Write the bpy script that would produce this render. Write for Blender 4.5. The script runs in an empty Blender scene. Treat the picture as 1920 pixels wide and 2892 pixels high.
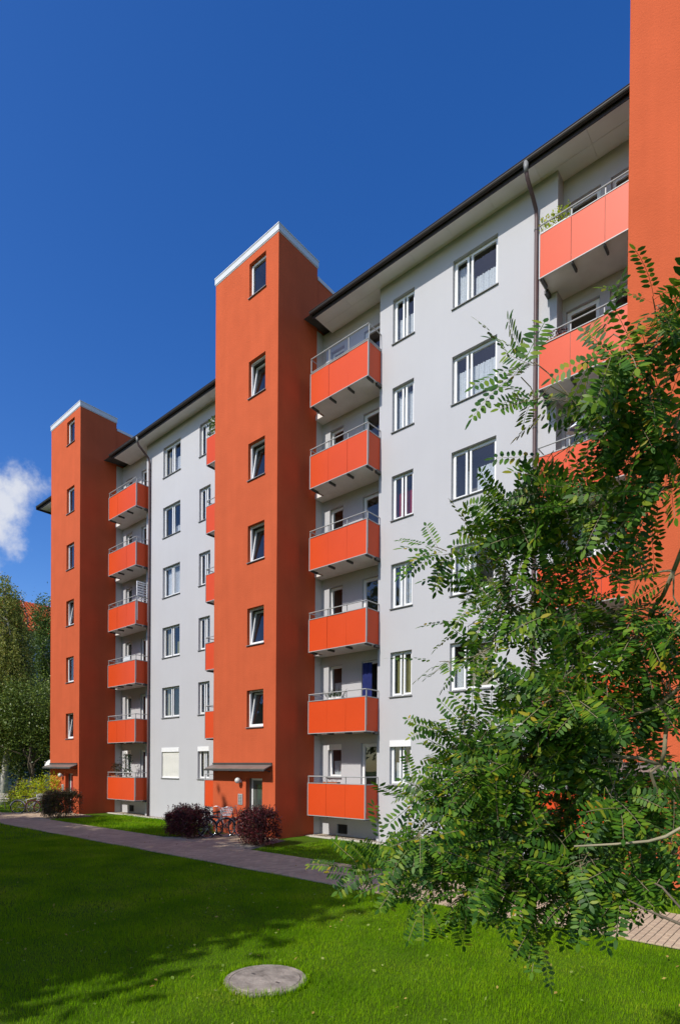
import bpy, math, random
import numpy as np
from mathutils import Vector, Matrix
R = math.radians
random.seed(7)
rng = np.random.default_rng(7)
SC = bpy.context.scene
COL = SC.collection

# ------------------------------------------------------------------ camera
YAW, PITCH, ROLL, FPX, EYE = -0.7102, -0.0056, 0.0072, 1611.33, 2.391
W_, H_ = 1920.0, 2892.0
cd = bpy.data.cameras.new('camera')
cam = bpy.data.objects.new('camera', cd)
COL.objects.link(cam)
fw = Vector((math.sin(YAW) * math.cos(PITCH), math.cos(YAW) * math.cos(PITCH), math.sin(PITCH)))
rt = Vector((math.cos(YAW), -math.sin(YAW), 0.0))
up = rt.cross(fw)
cr, sr = math.cos(ROLL), math.sin(ROLL)
rt2 = rt * cr + up * sr
up2 = up * cr - rt * sr
cam.matrix_world = Matrix(((rt2.x, up2.x, -fw.x, 0.0), (rt2.y, up2.y, -fw.y, 0.0), (rt2.z, up2.z, -fw.z, EYE), (0, 0, 0, 1)))
cd.sensor_fit = 'VERTICAL'
cd.sensor_height = 36.0
cd.sensor_width = 36.0 * W_ / H_
cd.lens = FPX / H_ * 36.0
cd.shift_y = (2178.53 - H_ / 2) / H_
cd.clip_start = 0.05
cd.clip_end = 3000.0
SC.camera = cam

# ------------------------------------------------------------------ sun, sky, exposure
SUN_TRAVEL = Vector((0.035, 0.66, -0.635)).normalized()
sd = bpy.data.lights.new('sun', 'SUN')
sd.energy = 4.6
sd.angle = R(0.55)
sd.color = (1.0, 0.955, 0.88)
sun = bpy.data.objects.new('sun', sd)
sun.rotation_euler = SUN_TRAVEL.to_track_quat('-Z', 'Y').to_euler()
sun.location = (-5, -60, 60)
COL.objects.link(sun)
to_sun = -SUN_TRAVEL
world = bpy.data.worlds.new('World')
SC.world = world
world.use_nodes = True
wn, wl = world.node_tree.nodes, world.node_tree.links
wn.clear()
out = wn.new('ShaderNodeOutputWorld')
bg = wn.new('ShaderNodeBackground')
sky = wn.new('ShaderNodeTexSky')
sky.sky_type = 'NISHITA'
sky.sun_disc = False
sky.sun_elevation = math.asin(to_sun.z)
sky.sun_rotation = math.atan2(to_sun.x, to_sun.y)
sky.altitude = 300.0
sky.air_density = 1.0
sky.dust_density = 0.9
sky.ozone_density = 2.5
hsv = wn.new('ShaderNodeHueSaturation')
hsv.inputs['Saturation'].default_value = 1.365
hsv.inputs['Hue'].default_value = 0.514
hsv.inputs['Value'].default_value = 1.3
wl.new(sky.outputs[0], hsv.inputs['Color'])
# a few fair-weather cumulus clouds, placed by direction in the sky
tc = wn.new('ShaderNodeTexCoord')
def wmath(op, a, b=None, c=None):
    n = wn.new('ShaderNodeMath'); n.operation = op
    for i, x in enumerate((a, b, c)):
        if x is None: continue
        if isinstance(x, (int, float)): n.inputs[i].default_value = x
        else: wl.new(x, n.inputs[i])
    return n.outputs[0]
nz = wn.new('ShaderNodeTexNoise')
nz.inputs['Scale'].default_value = 22.0
nz.inputs['Detail'].default_value = 9.0
nz.inputs['Roughness'].default_value = 0.62
wl.new(tc.outputs['Generated'], nz.inputs['Vector'])
mask = None
CLOUDS = [((-0.868, 0.312, 0.388), 0.040), ((-0.885, 0.286, 0.368), 0.060), ((-0.895, 0.290, 0.335), 0.050), ((-0.92, 0.22, 0.33), 0.09),
          ((0.55, -0.70, 0.38), 0.13), ((0.40, -0.82, 0.33), 0.16), ((-0.35, -0.86, 0.30), 0.14), ((0.92, 0.10, 0.30), 0.12)]
for d, r_ in CLOUDS:
    d = Vector(d).normalized()
    vm = wn.new('ShaderNodeVectorMath'); vm.operation = 'DISTANCE'
    wl.new(tc.outputs['Generated'], vm.inputs[0])
    vm.inputs[1].default_value = d
    m_ = wmath('SUBTRACT', 1.0, wmath('DIVIDE', vm.outputs['Value'], r_))
    mask = m_ if mask is None else wmath('MAXIMUM', mask, m_)
dens = wmath('ADD', mask, wmath('MULTIPLY', wmath('SUBTRACT', nz.outputs['Fac'], 0.5), 2.2))
mr = wn.new('ShaderNodeMapRange')
mr.interpolation_type = 'SMOOTHSTEP'
mr.inputs['From Min'].default_value = -0.05
mr.inputs['From Max'].default_value = 0.9
mr.inputs['To Max'].default_value = 0.93
wl.new(dens, mr.inputs['Value'])
cmix = wn.new('ShaderNodeMixRGB')
cmix.inputs['Color2'].default_value = (5.6, 5.8, 6.3, 1)
wl.new(mr.outputs[0], cmix.inputs['Fac'])
wl.new(hsv.outputs[0], cmix.inputs['Color1'])
wl.new(cmix.outputs[0], bg.inputs['Color'])
bg.inputs['Strength'].default_value = 0.135
wl.new(bg.outputs[0], out.inputs['Surface'])
SC.view_settings.view_transform = 'Standard'
SC.view_settings.look = 'None'
SC.view_settings.exposure = 0.0
SC.view_settings.gamma = 1.0
SC.view_settings.use_curve_mapping = False
SC.render.engine = 'CYCLES'
SC.cycles.max_bounces = 8
SC.cycles.transparent_max_bounces = 16
SC.cycles.use_denoising = True

# ------------------------------------------------------------------ helpers
class MB:
    def __init__(s): s.v, s.f, s.m = [], [], []
    def add(s, vs, fs, mi=0):
        o = len(s.v); s.v += [tuple(p) for p in vs]
        for f in fs: s.f.append(tuple(i + o for i in f)); s.m.append(mi)
        return s
    def quad(s, a, b, c, d, mi=0): return s.add((a, b, c, d), ((0, 1, 2, 3),), mi)
    def box(s, x0, x1, y0, y1, z0, z1, mi=0):
        v = [(x, y, z) for z in (z0, z1) for y in (y0, y1) for x in (x0, x1)]
        return s.add(v, ((0, 2, 3, 1), (4, 5, 7, 6), (0, 1, 5, 4), (2, 6, 7, 3), (0, 4, 6, 2), (1, 3, 7, 5)), mi)
    def bbox(s, x0, x1, y0, y1, z0, z1, c, mi=0):          # box with chamfered top edges
        v = [(x0, y0, z0), (x1, y0, z0), (x1, y1, z0), (x0, y1, z0), (x0, y0, z1 - c), (x1, y0, z1 - c), (x1, y1, z1 - c), (x0, y1, z1 - c),
             (x0 + c, y0 + c, z1), (x1 - c, y0 + c, z1), (x1 - c, y1 - c, z1), (x0 + c, y1 - c, z1)]
        f = [(8, 9, 10, 11)]
        for k in range(4):
            j = (k + 1) % 4
            f += [(k, j, 4 + j, 4 + k), (4 + k, 4 + j, 8 + j, 8 + k)]
        return s.add(v, f, mi)
    def tube(s, pts, rad, seg=8, mi=0, caps=True):
        pts = [Vector(p) for p in pts]; n = len(pts)
        rads = rad if isinstance(rad, (list, tuple)) else [rad] * n
        o = len(s.v); prev = None
        for i, p in enumerate(pts):
            t = (pts[min(i + 1, n - 1)] - pts[max(i - 1, 0)]).normalized()
            if prev is None:
                a = Vector((0, 0, 1)) if abs(t.z) < 0.9 else Vector((1, 0, 0))
                u = t.cross(a).normalized()
            else:
                u = (prev - t * prev.dot(t)).normalized()
            prev = u; w = t.cross(u)
            for k in range(seg):
                an = 2 * math.pi * k / seg
                s.v.append(tuple(p + (u * math.cos(an) + w * math.sin(an)) * rads[i]))
        for i in range(n - 1):
            for k in range(seg):
                a, b = o + i * seg + k, o + i * seg + (k + 1) % seg
                s.f.append((a, b, b + seg, a + seg)); s.m.append(mi)
        if caps:
            s.f.append(tuple(o + k for k in range(seg))[::-1]); s.m.append(mi)
            s.f.append(tuple(o + (n - 1) * seg + k for k in range(seg))); s.m.append(mi)
        return s
    def ring(s, c, r, tr, axis='y', n=28, seg=6, mi=0):
        c = Vector(c); pts = []
        o = len(s.v)
        for i in range(n):
            a = 2 * math.pi * i / n
            for k in range(seg):
                b = 2 * math.pi * k / seg
                q = r + tr * math.cos(b); h = tr * math.sin(b)
                s.v.append(tuple(c + (Vector((q * math.cos(a), h, q * math.sin(a))) if axis == 'y' else Vector((q * math.cos(a), q * math.sin(a), h)))))
        for i in range(n):
            for k in range(seg):
                j, l = (i + 1) % n, (k + 1) % seg
                s.f.append((o + i * seg + k, o + i * seg + l, o + j * seg + l, o + j * seg + k)); s.m.append(mi)
        return s
    def sphere(s, c, r, nu=14, nv=8, mi=0, sz=1.0):
        o = len(s.v)
        for j in range(nv + 1):
            t = math.pi * j / nv
            for i in range(nu):
                a = 2 * math.pi * i / nu
                s.v.append((c[0] + r * math.sin(t) * math.cos(a), c[1] + r * math.sin(t) * math.sin(a), c[2] + r * sz * math.cos(t)))
        for j in range(nv):
            for i in range(nu):
                k = (i + 1) % nu
                s.f.append((o + j * nu + i, o + (j + 1) * nu + i, o + (j + 1) * nu + k, o + j * nu + k)); s.m.append(mi)
        return s
    def mesh(s, name, mats, loc=(0, 0, 0), smooth=False):
        me = bpy.data.meshes.new(name)
        me.from_pydata([(x - loc[0], y - loc[1], z - loc[2]) for x, y, z in s.v], [], s.f)
        for m in mats: me.materials.append(m)
        if len(mats) > 1: me.polygons.foreach_set('material_index', s.m)
        if smooth: me.polygons.foreach_set('use_smooth', [True] * len(s.f))
        me.update()
        return me
WLOC = {}
def link(name, data, loc=(0, 0, 0), parent=None):
    o = bpy.data.objects.new(name, data)
    COL.objects.link(o)
    loc = Vector(loc); WLOC[o.name] = loc
    if parent is not None:
        o.parent = parent
        o.location = loc - WLOC[parent.name]
    else: o.location = loc
    return o
def part(name, mb, mats, parent=None, loc=None, smooth=False, label=None):
    if not isinstance(mats, (list, tuple)): mats = [mats]
    if loc is None: loc = WLOC[parent.name] if parent is not None else (0, 0, 0)
    o = link(name, mb.mesh(name, mats, loc, smooth), loc, parent)
    if label: o['label'] = label
    return o
def tag(o, label, cat, group=None):
    o['label'] = label; o['category'] = cat
    if group: o['group'] = group
    return o
def thing(name, label, cat, loc, group=None):
    return tag(link(name, None, loc), label, cat, group)
def structure(o): o['kind'] = 'structure'; return o
def stuff(o): o['kind'] = 'stuff'; return o
CACHE = {}
def cached(key, fn):
    if key not in CACHE: CACHE[key] = fn()
    return CACHE[key]
def np_mesh(name, verts, nper, mat, uvrand=False):
    """verts (N, nper, 3): N separate polygons of nper corners"""
    N = len(verts)
    me = bpy.data.meshes.new(name)
    me.vertices.add(N * nper)
    me.vertices.foreach_set('co', np.ascontiguousarray(verts, dtype=np.float32).ravel())
    me.loops.add(N * nper)
    me.loops.foreach_set('vertex_index', np.arange(N * nper, dtype=np.int32))
    me.polygons.add(N)
    me.polygons.foreach_set('loop_start', np.arange(N, dtype=np.int32) * nper)
    me.polygons.foreach_set('loop_total', np.full(N, nper, dtype=np.int32))
    me.materials.append(mat)
    me.update(calc_edges=True)
    return me

# ------------------------------------------------------------------ materials
def mat(name, color, rough=0.8, spec=0.3, noise=None, bump=None, metal=0.0, streak=None, island=None, transl=0.0, coat=0.0):
    """noise=(scale, amount) colour mottling; bump=(scale, strength, distance); streak=(amount) vertical weathering"""
    m = bpy.data.materials.new(name); m.use_nodes = True
    nt = m.node_tree; n, l = nt.nodes, nt.links
    b = n['Principled BSDF']
    b.inputs['Roughness'].default_value = rough
    b.inputs['Specular IOR Level'].default_value = spec
    b.inputs['Metallic'].default_value = metal
    if coat: b.inputs['Coat Weight'].default_value = coat
    rgb = n.new('ShaderNodeRGB'); rgb.outputs[0].default_value = (*color, 1)
    cur = rgb.outputs[0]
    tcn = n.new('ShaderNodeTexCoord')
    geo = n.new('ShaderNodeNewGeometry')
    def tint(cur, fac_socket, lo, hi):
        mp = n.new('ShaderNodeMapRange'); mp.inputs['From Min'].default_value = 0.25; mp.inputs['From Max'].default_value = 0.75
        mp.inputs['To Min'].default_value = lo; mp.inputs['To Max'].default_value = hi
        l.new(fac_socket, mp.inputs['Value'])
        mx = n.new('ShaderNodeVectorMath'); mx.operation = 'SCALE'
        l.new(cur, mx.inputs[0]); l.new(mp.outputs[0], mx.inputs['Scale'])
        return mx.outputs[0]
    if noise:
        t = n.new('ShaderNodeTexNoise'); t.inputs['Scale'].default_value = noise[0]; t.inputs['Detail'].default_value = 6
        l.new(geo.outputs['Position'], t.inputs['Vector'])
        cur = tint(cur, t.outputs['Fac'], 1 - noise[1], 1 + noise[1])
    if streak:
        mpg = n.new('ShaderNodeMapping'); mpg.inputs['Scale'].default_value = (2.2, 2.2, 0.16)
        l.new(geo.outputs['Position'], mpg.inputs['Vector'])
        t = n.new('ShaderNodeTexNoise'); t.inputs['Scale'].default_value = 1.6; t.inputs['Detail'].default_value = 7
        l.new(mpg.outputs[0], t.inputs['Vector'])
        cur = tint(cur, t.outputs['Fac'], 1 - streak, 1 + streak * 0.6)
    if island:
        mp = n.new('ShaderNodeMapRange'); mp.inputs['To Min'].default_value = 1 - island; mp.inputs['To Max'].default_value = 1 + island
        l.new(geo.outputs['Random Per Island'], mp.inputs['Value'])
        mx = n.new('ShaderNodeVectorMath'); mx.operation = 'SCALE'
        l.new(cur, mx.inputs[0]); l.new(mp.outputs[0], mx.inputs['Scale']); cur = mx.outputs[0]
    l.new(cur, b.inputs['Base Color'])
    if bump:
        t = n.new('ShaderNodeTexNoise'); t.inputs['Scale'].default_value = bump[0]; t.inputs['Detail'].default_value = 5
        l.new(geo.outputs['Position'], t.inputs['Vector'])
        bm = n.new('ShaderNodeBump'); bm.inputs['Strength'].default_value = bump[1]; bm.inputs['Distance'].default_value = bump[2]
        l.new(t.outputs['Fac'], bm.inputs['Height']); l.new(bm.outputs[0], b.inputs['Normal'])
    if transl:
        tr = n.new('ShaderNodeBsdfTranslucent'); l.new(cur, tr.inputs['Color'])
        ms = n.new('ShaderNodeMixShader'); ms.inputs[0].default_value = transl
        l.new(b.outputs[0], ms.inputs[1]); l.new(tr.outputs[0], ms.inputs[2])
        l.new(ms.outputs[0], n['Material Output'].inputs['Surface'])
    return m
def leaf_mat(name, stops, rough=0.45, spec=0.35, transl=0.3, patch=None):
    """leaf colour drawn per leaf from a ramp of (position, colour)"""
    m = bpy.data.materials.new(name); m.use_nodes = True
    n, l = m.node_tree.nodes, m.node_tree.links
    b = n['Principled BSDF']; b.inputs['Roughness'].default_value = rough; b.inputs['Specular IOR Level'].default_value = spec
    geo = n.new('ShaderNodeNewGeometry'); ramp = n.new('ShaderNodeValToRGB')
    el = ramp.color_ramp.elements
    while len(el) < len(stops): el.new(0.5)
    for e, (p, c) in zip(el, stops): e.position = p; e.color = (*c, 1)
    src = geo.outputs['Random Per Island']
    if patch:
        t = n.new('ShaderNodeTexNoise'); t.inputs['Scale'].default_value = patch; t.inputs['Detail'].default_value = 4
        l.new(geo.outputs['Position'], t.inputs['Vector'])
        ad = n.new('ShaderNodeMath'); ad.operation = 'MULTIPLY_ADD'; ad.inputs[1].default_value = 0.55
        mm = n.new('ShaderNodeMath'); mm.operation = 'MULTIPLY_ADD'; mm.inputs[1].default_value = 1.6; mm.inputs[2].default_value = -0.55
        l.new(t.outputs['Fac'], mm.inputs[0]); l.new(src, ad.inputs[0]); l.new(mm.outputs[0], ad.inputs[2]); src = ad.outputs[0]
    l.new(src, ramp.inputs['Fac']); l.new(ramp.outputs[0], b.inputs['Base Color'])
    tr = n.new('ShaderNodeBsdfTranslucent'); l.new(ramp.outputs[0], tr.inputs['Color'])
    ms = n.new('ShaderNodeMixShader'); ms.inputs[0].default_value = transl
    l.new(b.outputs[0], ms.inputs[1]); l.new(tr.outputs[0], ms.inputs[2])
    l.new(ms.outputs[0], n['Material Output'].inputs['Surface'])
    return m
def glass_mat(name, tint):
    m = bpy.data.materials.new(name); m.use_nodes = True
    n, l = m.node_tree.nodes, m.node_tree.links
    n.remove(n['Principled BSDF'])
    tr = n.new('ShaderNodeBsdfTransparent'); tr.inputs[0].default_value = (*tint, 1)
    gl = n.new('ShaderNodeBsdfGlossy'); gl.inputs['Roughness'].default_value = 0.015
    t = n.new('ShaderNodeTexNoise'); t.inputs['Scale'].default_value = 1.1
    geo = n.new('ShaderNodeNewGeometry'); l.new(geo.outputs['Position'], t.inputs['Vector'])
    bm = n.new('ShaderNodeBump'); bm.inputs['Strength'].default_value = 0.12; bm.inputs['Distance'].default_value = 0.02
    l.new(t.outputs['Fac'], bm.inputs['Height']); l.new(bm.outputs[0], gl.inputs['Normal'])
    lw = n.new('ShaderNodeLayerWeight'); lw.inputs['Blend'].default_value = 0.5
    pw = n.new('ShaderNodeMath'); pw.operation = 'POWER'; pw.inputs[1].default_value = 4.0; l.new(lw.outputs['Facing'], pw.inputs[0])
    fr = n.new('ShaderNodeMath'); fr.operation = 'MULTIPLY_ADD'; fr.inputs[1].default_value = 0.88; fr.inputs[2].default_value = 0.10; l.new(pw.outputs[0], fr.inputs[0])
    ms = n.new('ShaderNodeMixShader'); l.new(fr.outputs[0], ms.inputs[0])
    l.new(tr.outputs[0], ms.inputs[1]); l.new(gl.outputs[0], ms.inputs[2])
    l.new(ms.outputs[0], n['Material Output'].inputs['Surface'])
    return m
M = {}
M['grey'] = mat('grey_render', (0.475, 0.472, 0.482), 0.92, 0.12, (0.7, 0.022), (45, 0.35, 0.006), streak=0.014)
M['orange'] = mat('terracotta_render', (0.525, 0.106, 0.042), 0.95, 0.08, (1.3, 0.06), (32, 0.7, 0.012), streak=0.06)
M['panel'] = mat('red_orange_laminate', (0.63, 0.068, 0.013), 0.44, 0.27, (0.8, 0.05), (4, 0.03, 0.01))
M['alu'] = mat('aluminium', (0.36, 0.36, 0.35), 0.45, 0.5, (6, 0.06))
M['white'] = mat('white_plastic', (0.80, 0.80, 0.79), 0.4, 0.4, (5, 0.03))
M['concrete'] = mat('slab_concrete', (0.74, 0.72, 0.68), 0.9, 0.2, (2.5, 0.08), (60, 0.3, 0.004))
M['soffit'] = mat('soffit_board', (0.87, 0.855, 0.83), 0.8, 0.2, (1.5, 0.06))
M['gutter'] = mat('dark_gutter', (0.035, 0.028, 0.026), 0.5, 0.4, (5, 0.2))
M['pipe'] = mat('brown_pipe', (0.11, 0.07, 0.068), 0.5, 0.4, (4, 0.15))
M['cap'] = mat('zinc_cap', (0.62, 0.63, 0.64), 0.45, 0.5, (3, 0.06))
M['steel'] = mat('dark_steel', (0.06, 0.058, 0.055), 0.5, 0.4, (8, 0.15))
M['sill'] = mat('sill_metal', (0.20, 0.20, 0.20), 0.5, 0.4)
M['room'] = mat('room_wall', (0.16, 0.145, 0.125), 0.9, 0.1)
M['glass'] = glass_mat('window_glass', (0.92, 0.95, 0.96))
M['roof'] = mat('roof_felt', (0.09, 0.085, 0.08), 0.95, 0.1, (3, 0.2))
M['lace'] = mat('lace_curtain', (0.74, 0.76, 0.78), 0.9, 0.1, (22, 0.16), transl=0.3)
M['red_curtain'] = mat('red_curtain', (0.33, 0.02, 0.03), 0.9, 0.1, (9, 0.2), transl=0.3)
M['olive_curtain'] = mat('olive_curtain', (0.36, 0.34, 0.16), 0.9, 0.1, (9, 0.15), transl=0.3)
M['beige_curtain'] = mat('beige_curtain', (0.58, 0.53, 0.40), 0.9, 0.1, (9, 0.12), transl=0.3)
M['shutter'] = mat('roller_shutter', (0.74, 0.73, 0.67), 0.5, 0.3, (3, 0.03))
M['door_dark'] = mat('door_paint', (0.10, 0.11, 0.095), 0.4, 0.4)
M['canopy'] = mat('canopy_sheet', (0.17, 0.145, 0.125), 0.4, 0.5, (4, 0.15))
M['bark'] = mat('bark', (0.13, 0.105, 0.075), 0.9, 0.15, (18, 0.35), (40, 0.8, 0.01))
M['twig'] = mat('twig_bark', (0.20, 0.165, 0.10), 0.85, 0.2, (14, 0.3))
M['birch'] = mat('birch_bark', (0.45, 0.43, 0.39), 0.85, 0.2, (6, 0.5))
M['rubber'] = mat('tyre_rubber', (0.025, 0.025, 0.026), 0.8, 0.2)
M['chrome'] = mat('bright_metal', (0.55, 0.56, 0.57), 0.25, 0.5, metal=0.8)
M['pot'] = mat('terracotta_pot', (0.36, 0.13, 0.06), 0.85, 0.2, (8, 0.1))
M['blue_cloth'] = mat('blue_cloth', (0.02, 0.028, 0.12), 0.9, 0.1, (9, 0.2))

# ================================================================== ground, path, kerb
YW, YT, YB, YL = 14.855, 13.023, 14.196, 15.25          # facade, tower front, balcony front, loggia back wall
M['lawn'] = mat('lawn_soil', (0.06, 0.115, 0.005), 0.95, 0.1, (1.7, 0.3), (30, 0.8, 0.03))
mb = MB()
mb.quad((-400, -300, 0), (300, -300, 0), (300, 400, 0), (-400, 400, 0))
structure(part('ground', mb, M['lawn']))
M['bed'] = mat('path_bed', (0.17, 0.15, 0.13), 0.95, 0.1, (5, 0.2))
M['paver'] = mat('concrete_paver', (0.42, 0.32, 0.215), 0.9, 0.2, (0.9, 0.14), (70, 0.5, 0.004), island=0.14)
PY0, PY1 = 8.70, 10.74
mb = MB(); mb.quad((-60, PY0, .012), (12, PY0, .012), (12, PY1, .012), (-60, PY1, .012))
path = structure(part('path', mb, M['bed']))
# paving stones: rows across the path, running bond
stones = []
x = -40.0; row = 0
while x < 2.0:
    y = PY0 - (0.1 if row % 2 else 0.0)
    while y < PY1 - 0.01:
        y0, y1 = max(y, PY0), min(y + 0.2, PY1)
        if y1 - y0 > 0.04: stones.append((x, x + 0.1, y0, y1))
        y += 0.2
    x += 0.1; row += 1
def door_path(xa, xb):                                   # side path to an entrance, flared where it leaves the main one
    y = PY1; k = 0
    while y < 13.0:
        fl = max(0.0, 0.9 - (y - PY1)) ** 2 * 1.2
        xx = xa - fl - (0.1 if k % 2 else 0.0)
        while xx < xb + fl:
            stones.append((xx, xx + 0.2, y, min(y + 0.1, 13.02))); xx += 0.2
        y += 0.1; k += 1
door_path(-16.0, -13.95)
door_path(-30.6, -27.2)
for xa, xb in ((-17.2, -12.7), (-31.9, -25.9)):
    mb = MB(); mb.quad((xa, PY1, .008), (xb, PY1, .008), (xb - .8, 13.02, .008), (xa + .8, 13.02, .008))
    structure(part('entrance_path', mb, M['bed']))
def stone_box(mb, s, g=0.0045):
    x0, x1, y0, y1 = s
    t = 0.036 + random.uniform(-.003, .003)
    mb.bbox(x0 + g, x1 - g, y0 + g, y1 - g, 0.010, t, 0.005)
def cam_visible(s):
    p = Vector(((s[0] + s[1]) / 2, (s[2] + s[3]) / 2, 0.03 - EYE))
    d = p.dot(fw); u = 960 + FPX * p.dot(rt2) / d
    return d, u
order = sorted((s for s in stones), key=lambda s: cam_visible(s)[0])
near = [s for s in order if 1450 < cam_visible(s)[1] < 1930 and s[2] < 10.0][:240]
near += [s for s in order if 560 < cam_visible(s)[1] < 1000 and s not in near][:60]
nearset = set(near)
mb = MB()
for s in stones:
    if s not in nearset: stone_box(mb, s)
pv = part('paving', mb, M['paver'], path); stuff(pv)
for s in near:
    mb = MB(); stone_box(mb, s)
    c = ((s[0] + s[1]) / 2, (s[2] + s[3]) / 2, 0.012)
    part('paver', mb, M['paver'], path, c)
# gravel drip strip and pale kerb along the wall foot
M['gravel'] = mat('gravel', (0.38, 0.32, 0.25), 0.95, 0.1, (25, 0.3), (60, 1.0, 0.02))
mb = MB()
for xa, xb in ((-28.24, -17.41), (-14.04, -3.33)):
    mb.box(xa, xb, 14.42, YL - .005, -0.05, 0.016)
gv = structure(part('gravel_strip', mb, M['gravel']))
M['kerb'] = mat('kerb_concrete', (0.52, 0.47, 0.41), 0.9, 0.2, (3, 0.1), (50, 0.4, 0.004))
for xa, xb in ((-28.24, -17.41), (-14.04, -3.33)):
    x = xa + 0.3
    while x + 1.0 < xb:
        mb = MB(); mb.bbox(x, x + 0.985, 14.36, 14.42, -0.05, 0.055 + random.uniform(-.006, .006), 0.008)
        part('kerb_stone', mb, M['kerb'], gv, (x, 14.36, 0)); x += 1.0
rg = rng.random((9000, 3)); gx = np.where(rg[:, 0] < .5, -28.2 + rg[:, 0] * 2 * 10.7, -14 + (rg[:, 0] - .5) * 2 * 10.6)
gy = 14.44 + rg[:, 1] * .4
ga = rng.random((9000, 4)) * 6.28; gs = .012 + rng.random((9000, 1)) * .016
P = np.zeros((9000, 4, 3))
for k in range(4):
    P[:, k, 0] = gx + gs[:, 0] * np.cos(ga[:, 0] + k * 1.57); P[:, k, 1] = gy + gs[:, 0] * np.sin(ga[:, 0] + k * 1.57)
    P[:, k, 2] = .022 + .012 * np.sin(ga[:, 1] + k * 1.57)
gmat = mat('pebble', (0.42, 0.36, 0.29), 0.9, 0.2, island=0.4)
stuff(link('gravel', np_mesh('gravel', P, 4, gmat)))

# ================================================================== apartment building
BROOT = (-16.0, 14.855, 0.0)
B = thing('apartment_building', 'long grey six-storey apartment block with terracotta red stair towers and orange balconies', 'building', BROOT)
TL = [-31.5881, -17.411, -3.334]                        # left edges of the three towers
TR = [-28.25, -14.037, 0.02]
ZT, ZCAP, ZE = 20.19, 20.46, 17.97
ZB = lambda n: 0.767 + 2.8 * n                           # underside of balcony n
WB, WT = 1.885, 3.2875                                   # window bottom / top above ground (floor 0)

def wall_holes(mb, x0, x1, z0, z1, y, holes, d1=0.15, d2=0.85, mi=0, mroom=1):
    xs = sorted({x0, x1, *[h[0] for h in holes], *[h[1] for h in holes]})
    zs = sorted({z0, z1, *[h[2] for h in holes], *[h[3] for h in holes]})
    for i in range(len(xs) - 1):
        for j in range(len(zs) - 1):
            cx, cz = (xs[i] + xs[i + 1]) / 2, (zs[j] + zs[j + 1]) / 2
            if any(h[0] < cx < h[1] and h[2] < cz < h[3] for h in holes): continue
            mb.quad((xs[i], y, zs[j]), (xs[i + 1], y, zs[j]), (xs[i + 1], y, zs[j + 1]), (xs[i], y, zs[j + 1]), mi)
    for h in holes:
        a, b, c, d = h[:4]
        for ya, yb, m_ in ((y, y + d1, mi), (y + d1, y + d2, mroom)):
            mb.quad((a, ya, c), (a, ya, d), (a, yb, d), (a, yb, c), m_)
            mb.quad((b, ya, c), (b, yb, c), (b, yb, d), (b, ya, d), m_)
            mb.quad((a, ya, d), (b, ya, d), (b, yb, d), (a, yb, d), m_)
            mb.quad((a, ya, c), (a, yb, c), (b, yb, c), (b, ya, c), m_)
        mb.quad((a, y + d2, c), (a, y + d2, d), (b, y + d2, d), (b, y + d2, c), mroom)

# ---- windows
def ring_box(mb, x0, x1, z0, z1, w, y0, y1, mi=0):
    mb.box(x0, x1, y0, y1, z0, z0 + w, mi); mb.box(x0, x1, y0, y1, z1 - w, z1, mi)
    mb.box(x0, x0 + w, y0, y1, z0 + w, z1 - w, mi); mb.box(x1 - w, x1, y0, y1, z0 + w, z1 - w, mi)
def sash_list(kind, W, H):
    if kind == 'wide': return [(0.0, W * .36), (W * .36, W)]
    if kind in ('half', 'narrow'): return [(0.0, W * .5), (W * .5, W)]
    return [(0.0, W)]
def curtain_mesh(x0, x1, z0, z1, y, amp, nw):
    mb = MB(); n = max(8, int(nw * 6)); o = []
    for i in range(n + 1):
        t = i / n; x = x0 + (x1 - x0) * t
        yy = y + amp * math.sin(t * nw * 2 * math.pi) + amp * .5 * math.sin(t * nw * 3.7 + 1)
        o.append((x, yy))
    for i in range(n):
        (xa, ya), (xb, yb) = o[i], o[i + 1]
        mb.quad((xa, ya, z0), (xb, yb, z0), (xb, yb, z1), (xa, ya, z1))
    return mb
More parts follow.
